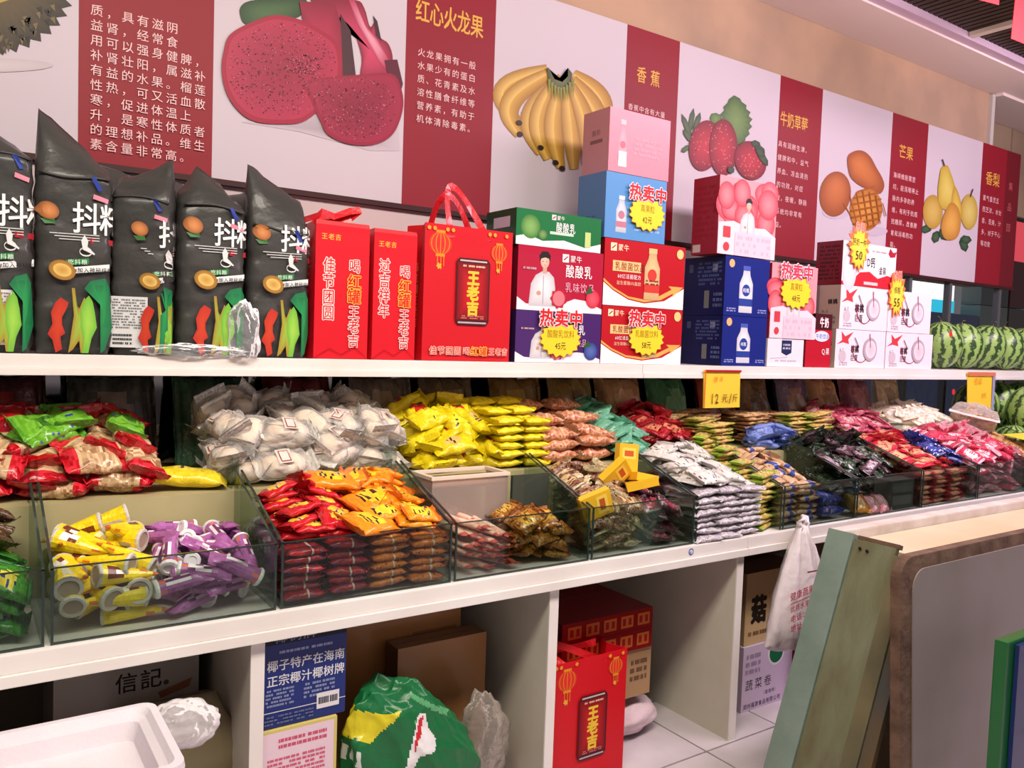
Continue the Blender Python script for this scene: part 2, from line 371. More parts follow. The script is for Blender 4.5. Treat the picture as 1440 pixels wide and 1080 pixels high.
# durian
P = bprint(); P.L = 3
rn = random.Random(3)
pts = []
for i in range(46):
    t = i / 45 * PI * 1.12 - .12; r = (1.0 if i % 2 else .90)
    pts.append((-22 + 128 * r * math.cos(t), -18 + 98 * r * math.sin(t)))
pxpoly(P, pts + [(-150, -60)], (44, 34, 30), (96, 78, 48), c=(-10, -30))
pxell(P, -40, -34, 118, 46, (168, 140, 66), (196, 168, 96), rot=-.15)
pxell(P, -20, 92, 95, 10, (186, 172, 178), (198, 184, 192))
for k in range(70):
    t = rn.uniform(.02, .95) * PI; r = rn.uniform(.62, .93); x, y = -22 + 126 * r * math.cos(t), -18 + 96 * r * math.sin(t)
    if y > 12 + .12 * (40 - x): pxpoly(P, [(x - 4, y), (x + 3, y - 2), (x + rn.uniform(-2, 4), y + 9)], rn.choice([(84, 70, 48), (30, 24, 22), (110, 92, 60)])); P.L -= 1
P.build('durian_picture', banner)
# dragon fruit
P = bprint(); P.L = 3
pxpoly(P, [(340, 172), (420, 185), (520, 212), (562, 212), (560, 175), (440, 150)], (190, 174, 184), (160, 146, 156))
pxpoly(P, smooth([(360, 0), (338, 10), (340, 30), (352, 36), (372, 34), (420, 24), (430, 0)]), (40, 62, 40), (70, 100, 62))
pxpoly(P, smooth([(436, 0), (470, 20), (494, 40), (508, 80), (508, 112), (545, 112), (552, 84), (546, 62), (534, 52), (528, 30), (520, 38), (512, 12), (498, 0)]), (120, 20, 48), (196, 60, 96), c=(520, 70))
pxpoly(P, [(490, 0), (500, 30), (520, 66), (536, 92), (542, 96), (546, 84), (532, 58), (512, 34), (498, 0)], (170, 46, 84), (222, 150, 170))
pxpoly(P, [(524, 22), (530, 30), (536, 58), (528, 50)], (60, 26, 40))
pxpoly(P, [(540, 85), (558, 84), (566, 118), (562, 134), (550, 130)], (84, 18, 40))
pxpoly(P, [(552, 140), (566, 150), (560, 168), (550, 172)], (84, 18, 40))
pxpoly(P, [(420, 2), (470, 6), (484, 50), (482, 108), (440, 120), (430, 60)], (128, 22, 52), (168, 34, 70))
pxpoly(P, [(478, 20), (492, 44), (500, 110), (482, 110)], (66, 30, 40))
A = [(311, 100), (314, 72), (322, 50), (348, 34), (384, 22), (420, 28), (452, 44), (474, 62), (480, 96), (470, 130), (448, 155), (424, 172), (396, 175), (360, 172), (336, 158), (318, 132)]
A = smooth(A)
pxpoly(P, A, (150, 20, 52), (176, 40, 76))
pxpoly(P, [((x - 396) * .93 + 396, (y - 100) * .92 + 100) for x, y in A], (168, 38, 72), (140, 22, 54))
B = [(428, 118), (452, 110), (500, 106), (548, 104), (562, 122), (566, 150), (556, 182), (540, 198), (516, 205), (486, 202), (460, 190), (450, 172), (438, 146)]
B = smooth(B)
pxpoly(P, B, (140, 20, 50), (170, 34, 70))
pxpoly(P, [((x - 502) * .93 + 502, (y - 154) * .92 + 154) for x, y in B], (150, 30, 62), (126, 20, 48))
def seeds(n, cx, cy, rx, ry, r0=0, den=1):
    for k in range(n):
        t = rn.random() * 2 * PI; r = math.sqrt(rn.uniform(r0, 1)); x, y = cx + rx * r * math.cos(t), cy + ry * r * math.sin(t); q = rn.uniform(.5, 1.25)
        P.mb.add([P.P(*bp(x - q, y)), P.P(*bp(x, y + q)), P.P(*bp(x + q, y)), P.P(*bp(x, y - q))], [(0, 1, 2, 3)], rn.choice([(50, 16, 26), (80, 16, 36), (190, 90, 120)]))
seeds(620, 396, 98, 76, 66); seeds(130, 425, 92, 26, 14); seeds(380, 502, 152, 54, 44)
P.build('dragon_fruit_picture', banner)
# bananas
P = bprint(); P.L = 3
BN = (196, 150, 60); BD = (150, 104, 34); BL = (216, 176, 92)
def banana(path, w, col=BN, col2=BL):
    L, R = [], []
    for i, p in enumerate(path):
        a, b = path[max(i - 1, 0)], path[min(i + 1, len(path) - 1)]; dx, dy = b[0] - a[0], b[1] - a[1]; l = math.hypot(dx, dy) or 1
        ww = w * (.45 + .55 * math.sin(PI * min(1, (i + .5) / len(path) * 1.05)))
        L.append((p[0] - dy / l * ww, p[1] + dx / l * ww)); R.append((p[0] + dy / l * ww, p[1] - dx / l * ww))
    big = [((x - path[len(path) // 2][0]) * 1.015 + path[len(path) // 2][0], (y - path[len(path) // 2][1]) * 1.01 + path[len(path) // 2][1]) for x, y in L + R[::-1]]
    n = len(path); P.L += .5
    for i in range(n - 1):
        m0, m1 = bp(*path[i]), bp(*path[i + 1]); k = i / n
        for S, sgn in ((L, 1), (R, -1)):
            q = [P.P(*bp(*S[i])), P.P(*bp(*S[i + 1])), P.P(*m1), P.P(*m0)]
            b = len(P.mb.v); P.mb.v += [tuple(v) for v in q]; e, c = lin(BD), lin(col2 if sgn > 0 else col)
            P.mb.f.append([b, b + 1, b + 2, b + 3] if sgn > 0 else [b + 3, b + 2, b + 1, b]); cc = (e, e, c, c) if sgn > 0 else (c, c, e, e); P.mb.c.append(cc); P.mb.m.append(0)
    P.L += .5
def arc(a, b, bow, n=14):
    out = []
    for i in range(n + 1):
        t = i / n; x = a[0] + (b[0] - a[0]) * t; y = a[1] + (b[1] - a[1]) * t; out.append((x + bow[0] * math.sin(PI * t), y + bow[1] * math.sin(PI * t)))
    return out
for a, b, bow, w in [((770, 98), (728, 172), (-40, -8), 15), ((775, 102), (730, 190), (-34, -2), 15), ((790, 110), (760, 216), (-28, 0), 15), ((806, 104), (846, 190), (20, -6), 13), ((804, 112), (838, 215), (18, 0), 14),
                     ((780, 116), (770, 224), (-18, 0), 14), ((788, 122), (788, 236), (-10, 0), 14), ((796, 124), (806, 238), (2, 0), 14), ((802, 120), (824, 232), (10, 0), 13)]:
    banana(arc(a, b, bow), w)
for x, y in [(729, 173), (730, 189), (759, 208), (780, 229), (789, 237)]: pxell(P, x, y, 4.5, 3.5, (44, 30, 26), rot=.4)
pxpoly(P, [(767, 95), (770, 112), (778, 124), (790, 128), (800, 120), (803, 104), (797, 96), (797, 108), (789, 116), (778, 112), (771, 98)], (62, 66, 44), (104, 110, 60))
for k in range(9): pxpoly(P, [(769 + k * 4.0, 112 + 12 * math.sin(PI * k / 8)), (773 + k * 4.0, 112 + 12 * math.sin(PI * k / 8)), (770 + k * 4.3, 138 + 8 * math.sin(PI * k / 8))], (120, 124, 58))
P.build('banana_picture', banner)
# strawberries
P = bprint(); P.L = 3
def leafpx(a, b, w, col, col2, teeth=7):
    d = (b[0] - a[0], b[1] - a[1]); l = math.hypot(*d); n = (-d[1] / l, d[0] / l); pts = []
    for s in (1, -1):
        for i in (range(teeth * 2 + 1) if s > 0 else range(teeth * 2, -1, -1)):
            t = i / (teeth * 2); ww = w * math.sin(PI * min(1, t * .96 + .04)) ** .7 * (1.12 if i % 2 else .9)
            pts.append((a[0] + d[0] * t + n[0] * ww * s, a[1] + d[1] * t + n[1] * ww * s))
    pxpoly(P, pts, col, col2)
leafpx((1037, 205), (1032, 134), 21, (62, 90, 48), (108, 136, 74))
leafpx((1012, 175), (1000, 160), 9, (62, 90, 48), (108, 136, 74), 3)
for a, b in [((968, 190), (975, 152)), ((972, 196), (958, 160)), ((970, 205), (957, 214)), ((975, 188), (984, 158)), ((972, 200), (960, 182))]: leafpx(a, b, 4, (44, 66, 44), (80, 100, 60), 2)
for x, y, rx, ry, rot in [(990, 205, 22, 36, .15), (1016, 208, 20, 40, .0), (1054, 226, 22, 28, -.3)]:
    pxell(P, x, y, rx, ry, (112, 16, 36), (178, 40, 58), rot, 26)
    for k in range(40):
        t = rn.random() * 2 * PI; r = math.sqrt(rn.random()) * .88; P.mb.add([P.P(*bp(x + rx * r * math.cos(t) + q[0], y + ry * r * math.sin(t) + q[1])) for q in ((-1, 0), (0, 1.2), (1, 0), (0, -1.2))], [(0, 1, 2, 3)], (204, 110, 100))
    P.L += 1
for a, b in [((1055, 200), (1068, 206)), ((1060, 205), (1074, 216)), ((1064, 212), (1078, 234)), ((1062, 208), (1072, 222)), ((1022, 236), (1030, 243))]: leafpx(a, b, 5, (34, 50, 38), (60, 80, 50), 2)
P.build('strawberry_picture', banner)
# mangoes
P = bprint(); P.L = 3
pxell(P, 1176, 298, 20, 10, (190, 176, 190)); pxell(P, 1222, 325, 26, 7, (188, 172, 186))
pxell(P, 1174, 273, 22, 32, (140, 74, 40), (192, 112, 66), .12, 28, c=(1176, 262))
pxpoly(P, smooth([(1191, 222), (1200, 213), (1212, 212), (1223, 220), (1232, 236), (1240, 250), (1243, 262), (1238, 272), (1228, 272), (1218, 266), (1204, 258), (1194, 246)]), (140, 72, 42), (196, 116, 60), c=(1208, 232))
pxell(P, 1217, 295, 23, 30, (170, 104, 46), (206, 142, 64), .1, 28)
for k in range(-3, 4):
    a = (1217 + k * 9 - 5, 295 - 29 * math.sqrt(max(0, 1 - (k / 3.2) ** 2)) ** 1.0 * .9); b_2 = (1217 + k * 8 + 3, 295 + 28 * math.sqrt(max(0, 1 - (k / 3.2) ** 2)) * .9)
    P.line(bp(*a), bp(*b_2), .010, (150, 84, 26))
    c0 = (1217 - 22 * math.sqrt(max(0, 1 - (k / 3.6) ** 2)), 297 + k * 9); d0 = (1217 + 22 * math.sqrt(max(0, 1 - (k / 3.6) ** 2)), 289 + k * 9)
    P.line(bp(*c0), bp(*d0), .010, (150, 84, 26))
P.build('mango_picture', banner)
# pears
P = bprint(); P.L = 3
for a, b in [((1310, 318), (1294, 326)), ((1318, 325), (1313, 342)), ((1352, 334), (1358, 354)), ((1350, 336), (1366, 338)), ((1322, 322), (1330, 338))]: leafpx(a, b, 6, (34, 54, 46), (70, 96, 62), 2)
pxell(P, 1311, 298, 14, 24, (170, 132, 50), (200, 172, 92))
pxell(P, 1362, 298, 12, 25, (176, 146, 56), (210, 190, 108))
pxpoly(P, smooth([(1323, 236), (1331, 233), (1336, 244), (1342, 262), (1346, 278), (1342, 292), (1330, 296), (1320, 288), (1318, 268), (1320, 250)]), (182, 152, 52), (212, 194, 100))
pxpoly(P, smooth([(1340, 262), (1348, 276), (1352, 300), (1346, 318), (1336, 300)]), (176, 140, 52), (214, 184, 84))
pxpoly(P, smooth([(1336, 285), (1346, 292), (1350, 312), (1346, 332), (1336, 338), (1326, 334), (1322, 318), (1328, 298)]), (176, 120, 48), (216, 164, 80))
P.line(bp(1327, 234), bp(1324, 224), .012, (60, 50, 50)); P.line(bp(1363, 277), bp(1367, 266), .012, (60, 50, 50))
P.build('pear_picture', banner)

# ------------------------------------------------------------------ shelf and counters
SY, SZ = 2.43, 1.375
for n_, a, b in (('left part of the long white upper shelf, joint beside the brown price tag', -.9, 2.30), ('right part of the long white upper shelf, ending past the watermelons', 2.303, 6.6)):
    t = thing('wall_shelf', n_, 'shelf', (a, SY, SZ - .055))
    mb = MB(); mb.box(0, b - a, .018, WY - SY - .01, .018, .054); mb.build('shelf_board', WHITEP, t)
    mb = MB(); mb.box(0, b - a, 0, .018, .018, .055); mb.box(0, b - a, -.006, .018, 0, .018); mb.build('front_lip', WHITEP, t, bevel=.002)
CT = .765
def counter(label, a, b, posts, rend):
    t = thing('display_counter', label, 'counter', (a, 1.945, 0)); L = b - a
    mb = MB(); mb.box(0, L, .02, WY - 1.945 - .01, CT - .03, CT - .001); mb.build('counter_top', WHITEP, t)
    mb = MB(); mb.box(0, L, 0, .02, CT - .042, CT); mb.build('front_edge', WHITEP, t, bevel=.003)
    mb = MB(); mb.box(0, L, -.007, .02, CT - .068, CT - .042); mb.build('lower_edge', WHITEP, t, bevel=.002)
    for x in posts:
        mb = MB(); mb.box(x - a, x - a + .032, .02, WY - 1.945 - .03, 0, CT - .03); mb.build('side_panel', BOARD, t)
        mb = MB(); mb.box(x - a - .001, x - a + .033, .014, .02, 0, CT - .045); mb.build('edge_strip', WHITEP, t)
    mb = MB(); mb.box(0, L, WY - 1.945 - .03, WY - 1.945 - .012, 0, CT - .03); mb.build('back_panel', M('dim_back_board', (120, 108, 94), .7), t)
    # riser carrying the rear tier of sweets
    Lr = rend - a; mb = MB(); mb.box(0, Lr, .385, .40, CT, 1.0); mb.box(0, Lr, .40, WY - 1.945 - .02, .985, 1.0); mb.build('riser', M('riser_board', (186, 176, 132), .5, var=(170, 158, 118), vscale=3), t)
    return t
counter('long white counter carrying the sweets, left of the joint', -.9, 2.402, (-.33, .600, 1.512, 2.37), 2.402)
counter('white counter section right of the joint behind the hanging bag', 2.406, 6.9, (3.4, 4.4, 5.4), 5.08)
t = thing('round_sticker', 'small round blue sticker on the white counter edge', 'sticker', onY(972, 776, 1.944))
P = Pr((-.012, 0, -.012), (1, 0, 0), (0, 0, 1), (0, -1, 0), .024, .024); P.ell(.5, .5, .5, .5, (40, 70, 150)); P.ell(.5, .5, .34, .34, (220, 225, 240)); P.text('c', .25, .5, .6, (40, 70, 150), bold=.05); P.build('sticker_face', t)

# glass bins, one for each compartment
BXS = [-.36, .166, .666, 1.165, 1.668, 2.141, 2.62, 3.1, 3.6, 4.1, 4.6, 5.1]
BF, BB, BZ0, BZF, BZB = 1.965, 2.325, CT, .932, 1.06
where = ['at the far left with green jelly bags', 'holding yellow cones and purple tubes', 'holding stacked red and orange packets', 'holding pink sticks and a white tub', 'holding clear bags and yellow boxes',
         'around the stacked white packets', 'holding tan and blue packets', 'holding dark green packets', 'holding red and tan wafers', 'holding pink and blue packets', 'at the far right end with orange packets']
for i in range(11):
    a, b = BXS[i] + .006, BXS[i + 1] - .006
    t = thing('glass_bin', 'clear glass display bin ' + where[i], 'display bin', (a, BF, BZ0)); L = b - a; D = BB - BF; th = .005
    if i != 5:
        mb = MB(); mb.box(th, L - th, 0, th, .004, BZF - BZ0); mb.build('front_pane', GLASS, t)
        mb = MB(); mb.box(th, L - th, -.0004, th + .0004, BZF - BZ0 - .0015, BZF - BZ0 + .0012); mb.box(0, L, -.0005, th + .001, 0, .004); mb.build('front_edge', GEDGE, t)
    for s, x in (('l', 0), ('r', L - th)):
        pr = [(x, 0, .0), (x, D, 0), (x, D, BZB - BZ0), (x, 0, BZF - BZ0)]
        mb = MB(); mb.prism(pr, (th, 0, 0)); mb.build('side_pane', GLASS, t)
        mb = MB()
        mb.prism([(x - .0003, -.001, BZF - BZ0 - .003), (x - .0003, D, BZB - BZ0 - .003), (x - .0003, D, BZB - BZ0 + .0005), (x - .0003, -.001, BZF - BZ0 + .0005)], (th + .0006, 0, 0))
        mb.box(x - .0003, x + th + .0003, -.001, .003, 0, BZF - BZ0)
        mb.build('side_edge', GEDGE, t)
        if i < 10:
            pr = [(x, D + .03, 1.002 - BZ0), (x, .80, 1.002 - BZ0), (x, .80, 1.17 - BZ0), (x, D + .03, 1.09 - BZ0)]
            mb = MB(); mb.prism(pr, (.004, 0, 0)); mb.build('rear_pane', GLASS, t)

# ------------------------------------------------------------------ cartons
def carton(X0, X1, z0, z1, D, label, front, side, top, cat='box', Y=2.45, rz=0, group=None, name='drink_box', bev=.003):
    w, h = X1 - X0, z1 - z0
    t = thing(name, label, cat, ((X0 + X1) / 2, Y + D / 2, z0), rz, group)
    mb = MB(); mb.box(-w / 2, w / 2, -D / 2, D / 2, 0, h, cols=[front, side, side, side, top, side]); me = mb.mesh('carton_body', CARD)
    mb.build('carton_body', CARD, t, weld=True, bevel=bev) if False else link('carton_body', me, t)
    mb = MB(); mb.box(-w / 2 + .004, w / 2 - .004, -.0015, .0015, h, h + .0006, tuple(int(c * .72) for c in top)); mb.build('flap_seam', CARD, t)
    f = Pr((-w / 2, -D / 2, 0), (1, 0, 0), (0, 0, 1), (0, -1, 0), w, h)
    s = Pr((-w / 2, D / 2, 0), (0, -1, 0), (0, 0, 1), (-1, 0, 0), D, h)
    return t, f, s
def burst(loc, r, label, lines, cap='热卖中', capcol=(214, 30, 44), wd=1.15):
    t = thing('price_star', label, 'price card', loc)
    k = Pr((-r, 0, -r), (1, 0, 0), (0, 0, 1), (0, -1, 0), 2 * r, 2 * r, .0004)
    pts = [(.5 + .5 * wd * (1 if i % 2 else .86) * math.cos(PI * i / 16), .46 + .40 * (1 if i % 2 else .84) * math.sin(PI * i / 16)) for i in range(32)]
    mb = MB(); mb.prism([k.P(*p) for p in pts], (0, .0025, 0), (240, 196, 40)); mb.build('card', PAPER, t)
    k.L = 2; k.poly([(.5 + (x - .5) * 1.03, .46 + (z - .46) * 1.04) for x, z in pts], (206, 120, 30)); k.poly(pts, (250, 214, 50))
    for i, l in enumerate(lines): k.text(l, .5, .58 - .26 * i, .19, (150, 110, 20) if i == 0 else (60, 50, 30), align='c', bold=.0, sx=.8, pitch=1.0)
    if cap:
        k.text(cap, .5, .93, .40, capcol, align='c', bold=.06, pitch=1.02, outline=(250, 240, 240))
    k.build('print', t); return t
def man(f, cx, zt, h, hair=(34, 24, 26)):
    "printed photo of a young man in a white shirt"
    w = h * f.H / f.W
    f.poly([(cx - .34 * w, zt - h), (cx - .30 * w, zt - .60 * h), (cx - .20 * w, zt - .44 * h), (cx - .05 * w, zt - .36 * h), (cx + .10 * w, zt - .36 * h), (cx + .22 * w, zt - .46 * h), (cx + .26 * w, zt - .66 * h), (cx + .26 * w, zt - h)], (196, 190, 198), (238, 234, 238))
    f.rect(cx - .04 * w, zt - .40 * h, cx + .05 * w, zt - .26 * h, (206, 160, 140))
    f.ell(cx, zt - .18 * h, .10 * w, .125 * w, (210, 164, 146), (232, 192, 174))
    f.poly([(cx - .11 * w, zt - .19 * h), (cx - .13 * w, zt - .08 * h), (cx - .07 * w, zt), (cx + .06 * w, zt + .01 * h), (cx + .13 * w, zt - .07 * h), (cx + .115 * w, zt - .18 * h), (cx + .085 * w, zt - .12 * h), (cx + .0 * w, zt - .105 * h), (cx - .085 * w, zt - .13 * h)], hair); f.rect(cx - .06 * w, zt - .185 * h, cx - .025 * w, zt - .175 * h, hair); f.rect(cx + .02 * w, zt - .185 * h, cx + .055 * w, zt - .175 * h, hair); f.rect(cx - .025 * w, zt - .25 * h, cx + .025 * w, zt - .242 * h, (180, 80, 80))
    f.ell(cx - .12 * w, zt - .76 * h, .05 * w, .04 * w, (206, 150, 130)); f.line((cx - .02 * w, zt - .44 * h), (cx - .02 * w, zt - .95 * h), .006, (170, 164, 176))
def bottle(f, cx, z0, h, w, body, label, cap, txt=None, tc=(60, 60, 60)):
    f.poly([(cx - w / 2, z0), (cx - w / 2, z0 + .62 * h), (cx - w * .28, z0 + .80 * h), (cx - w * .24, z0 + .90 * h), (cx + w * .24, z0 + .90 * h), (cx + w * .28, z0 + .80 * h), (cx + w / 2, z0 + .62 * h), (cx + w / 2, z0)], tuple(int(c * .84) for c in body), body)
    f.rect(cx - w / 2, z0 + .14 * h, cx + w / 2, z0 + .30 * h, label); f.rect(cx - w * .27, z0 + .90 * h, cx + w * .27, z0 + h, cap)
    f.ell(cx, z0 + .48 * h, w * .30, w * .30, label)
    if txt: f.text(txt, cx, z0 + .48 * h, h * .10, tc, align='c', bold=.03)
def logo(f, x, z, s, col=(240, 230, 230)):
    a = f.H / f.W; f.rect(x, z - s / 2, x + s * a, z + s / 2, col); f.line((x + s * a * .2, z - s * .25), (x + s * a * .8, z + s * .25), s * .12, (160, 40, 50)); f.text('蒙牛', x + s * a * 1.2, z, s * .9, col, bold=.02)

# biscuit-box and drink-box stack on the shelf
WH = (244, 240, 242)
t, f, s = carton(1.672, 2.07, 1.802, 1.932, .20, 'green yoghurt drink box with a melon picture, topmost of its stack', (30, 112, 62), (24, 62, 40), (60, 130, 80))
f.poly([(0, 0), (0, .22), (.12, .30), (.30, .16), (.55, .24), (.8, .10), (1, .26), (1, 0)], (236, 240, 236)); f.ell(.16, .52, .11, .11, (60, 120, 50), (130, 176, 96)); f.ell(.30, .34, .055, .05, (50, 100, 50), (120, 160, 90))
logo(f, .40, .86, .15); f.text('酸酸乳', .45, .60, .30, WH, sx=.75, bold=.02); f.rect(.38, .38, .66, .46, (196, 220, 200)); f.rect(.80, .12, .87, .56, (190, 210, 130)); f.build('front_print', t)
s.rect(.25, .5, .8, .8, (190, 170, 190)); s.build('side_print', t)
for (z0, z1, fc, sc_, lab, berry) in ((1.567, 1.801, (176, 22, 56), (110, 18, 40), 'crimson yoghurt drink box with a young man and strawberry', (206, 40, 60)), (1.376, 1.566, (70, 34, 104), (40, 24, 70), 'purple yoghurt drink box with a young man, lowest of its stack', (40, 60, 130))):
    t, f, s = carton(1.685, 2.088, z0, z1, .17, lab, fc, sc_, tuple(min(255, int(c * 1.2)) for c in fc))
    f.poly([(0, 0), (0, .20), (.10, .10), (.3, .07), (.5, .12), (.66, .22), (.8, .20), (1, .08), (1, 0)], (236, 228, 234)); man(f, .30, .93, .86)
    logo(f, .50, .86, .13); f.text('酸酸乳', .54, .66, .22, WH, sx=.8, bold=.02); f.text('乳味饮品', .54, .40, .17, (226, 170, 190), sx=.85, bold=.0)
    f.star(.47, .21, .10, .17, 9, (190, 30, 50), .8); f.ell(.47, .21, .07, .07, (220, 120, 130)); f.ell(.88, .24, .085, .085, berry, tuple(min(255, c + 50) for c in berry)); f.poly([(.78, .30), (.84, .46), (.88, .34)], (50, 90, 50))
    f.scrib(.05, .62, .20, .68, 1, (200, 160, 170)); f.build('front_print', t); s.rect(.2, .15, .5, .5, tuple(int(c * 1.4) for c in sc_)); s.build('side_print', t)
for (z0, z1, lab) in ((1.606, 1.866, 'red lactic drink box with a bottle and gold arrow, upper of the pair'), (1.376, 1.604, 'red lactic drink box with a bottle under a yellow star, lower of the pair')):
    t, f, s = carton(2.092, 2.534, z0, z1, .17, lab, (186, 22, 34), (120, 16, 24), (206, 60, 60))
    f.poly([(0, 0), (0, .34), (.12, .22), (.3, .10), (.5, .06), (.75, .12), (1, .34), (1, 0)], (244, 240, 238))
    arcp = [(0, .36), (.12, .24), (.3, .12), (.5, .08), (.70, .13), (.86, .25), (.85, .19), (.99, .36), (.80, .36), (.84, .31), (.68, .19), (.5, .12), (.3, .15), (.12, .27), (0, .40)]
    f.poly(arcp, (228, 170, 84)); logo(f, .07, .88, .12, (250, 226, 190)); f.rect(.10, .52, .44, .68, (240, 196, 130)); f.text('乳酸菌饮品', .125, .60, .13, (140, 30, 30), sx=.9, bold=.02)
    f.text('60亿活菌配方', .16, .45, .075, WH, bold=.01); f.text('益生菌糖0%脂肪', .15, .35, .065, (240, 200, 170))
    bottle(f, .58, .12, .80, .19, (236, 196, 140), (206, 60, 50), (226, 190, 130)); f.scrib(.50, .34, .66, .44, 2, (120, 40, 40)); f.ell(.93, .88, .045, .045, (240, 200, 130)); f.build('front_print', t)
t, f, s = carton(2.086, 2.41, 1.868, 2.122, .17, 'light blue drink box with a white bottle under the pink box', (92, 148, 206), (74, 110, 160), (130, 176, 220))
bottle(f, .26, .10, .56, .17, (214, 222, 236), (190, 120, 140), (230, 230, 240)); f.scrib(.48, .14, .9, .28, 2, (150, 190, 228)); f.build('front_print', t); s.text('蒙牛', .3, .3, .12, (40, 60, 100)); s.build('side_print', t)
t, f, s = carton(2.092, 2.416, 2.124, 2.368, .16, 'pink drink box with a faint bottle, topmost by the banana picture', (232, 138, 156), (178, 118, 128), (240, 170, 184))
bottle(f, .22, .08, .76, .15, (238, 168, 184), (220, 110, 130), (244, 190, 200)); f.rect(.155, .10, .285, .34, (244, 232, 236)); f.scrib(.40, .3, .86, .62, 4, (238, 156, 172)); f.build('front_print', t)
s.rect(.28, .47, .75, .53, (120, 80, 90)); s.text('酸奶', .35, .64, .1, (110, 76, 86)); s.build('side_print', t)
# navy pair
for z0, z1, lab in ((1.598, 1.858, 'navy blue milk box with a white bottle, upper of the pair'), (1.376, 1.596, 'navy blue milk box with a white bottle, standing on the shelf')):
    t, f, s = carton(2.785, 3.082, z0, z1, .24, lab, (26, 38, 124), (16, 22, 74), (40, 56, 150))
    bottle(f, .48, .06, .80, .30, (236, 238, 246), (40, 64, 150), (70, 90, 180), '纯甄', (235, 235, 250)); f.ell(.14, .88, .06, .06, (240, 180, 120)); f.scrib(.06, .06, .26, .14, 2, (150, 160, 210)); f.scrib(.76, .06, .96, .14, 2, (150, 160, 210)); f.build('front_print', t)
    s.rect(.52, .12, .64, .42, (110, 112, 110)); s.rect(.12, .74, .22, .88, (70, 78, 110)); s.rect(.70, .74, .82, .88, (120, 124, 150)); s.scrib(.34, .5, .92, .92, 6, (70, 80, 130)); s.scrib(.74, .12, .95, .4, 3, (90, 100, 150)); s.build('side_print', t)
def peach(t, f, s, seedv):
    rr = random.Random(seedv); f.rect(0, 0, 1, 1, (230, 150, 158))
    for k in range(16):
        f.ell(rr.uniform(.08, .92), rr.uniform(.42, .95), rr.uniform(.12, .19), rr.uniform(.12, .19), (196, 60, 80), (240, 136, 142), c=None)
    f.poly([(0, 0), (0, .40), (.25, .44), (.5, .38), (.8, .40), (1, .30), (1, 0)], (244, 214, 222)); man(f, .50, .76, .50)
    f.rect(.28, 0, .92, .30, (236, 200, 212)); f.scrib(.3, .02, .9, .28, 3, (226, 180, 196), .5); f.rect(.08, .22, .2, .36, (206, 60, 70)); f.ell(.14, .10, .05, .05, (206, 60, 70)); f.build('front_print', t)
    s.scrib(.1, .2, .9, .9, 9, (140, 30, 46), .8); s.rect(.06, .03, .36, .13, (200, 180, 180)); s.build('side_print', t)
t, f, s = carton(2.725, 3.108, 1.862, 2.198, .15, 'pink peach drink box with a young man, on the navy boxes', (236, 170, 176), (150, 36, 52), (240, 180, 186)); peach(t, f, s, 4)
t, f, s = carton(3.10, 3.439, 1.508, 1.852, .17, 'pink peach drink box under a yellow star, right of the navy boxes', (236, 170, 176), (150, 36, 52), (240, 180, 186)); peach(t, f, s, 9)
t, f, s = carton(3.095, 3.36, 1.376, 1.506, .17, 'low white box with a small navy crest under the peach box', (234, 226, 232), (200, 190, 200), WH)
f.poly([(.38, .95), (.38, .50), (.52, .40), (.66, .50), (.66, .95)], (30, 40, 84)); f.scrib(.42, .6, .62, .85, 2, (200, 200, 220)); f.line((.08, .28), (.55, .34), .02, (170, 160, 186)); f.scrib(.2, .16, .8, .26, 1, (190, 180, 196)); f.build('front_print', t)
t, f, s = carton(3.375, 3.575, 1.376, 1.636, .16, 'red milk box lettered in white beside the white boxes', (186, 22, 44), (120, 16, 30), (200, 50, 60))
f.rect(0, .70, 1, 1, (70, 12, 24)); f.text('旺仔', .03, .84, .17, (40, 10, 20), bold=.05, sx=.62, outline=(230, 170, 180)); f.text('牛奶', .50, .84, .20, WH, bold=.05, sx=.66, outline=(120, 10, 30)); f.ell(.60, .58, .30, .13, (222, 226, 240)); f.text('牛奶饮品', .36, .58, .10, (70, 100, 180), bold=.02)
f.text('Q果', .62, .30, .14, WH, sx=.9); f.build('front_print', t)
t, f, s = carton(3.632, 4.10, 1.790, 2.007, .15, 'red and white calcium milk box on top of the white boxes', (240, 232, 236), (110, 20, 32), (140, 30, 40), )
f.poly([(0, 0), (0, .08), (.2, .14), (.32, .32), (.5, .36), (.66, .22), (.84, .32), (1, .26), (1, 0)], (206, 34, 50)); f.ell(.13, .34, .13, .22, (214, 204, 214), (240, 232, 240)); f.poly([(.19, .42), (.25, .62), (.33, .66), (.30, .44)], (206, 34, 60))
f.text('D钙', .44, .58, .26, (30, 26, 34), bold=.04, sx=.70); f.text('·金装', .66, .42, .20, (40, 36, 44), bold=.02, sx=.7); f.poly([(.84, .84), (.87, .98), (.93, .88), (1, .92), (.97, .78), (.88, .76)], (170, 30, 50)); f.scrib(.52, .82, .8, .88, 1, (200, 150, 160)); f.rect(.40, .05, .66, .12, (240, 200, 200)); f.build('front_print', t)
s.scrib(.12, .1, .9, .92, 9, (60, 12, 20)); s.build('side_print', t)
asl = ['white red-bowed gift box, upper left of the four', 'white red-bowed gift box, upper right of the four', 'white red-bowed gift box, lower left of the four', 'white red-bowed gift box, lower right, beside the watermelons']
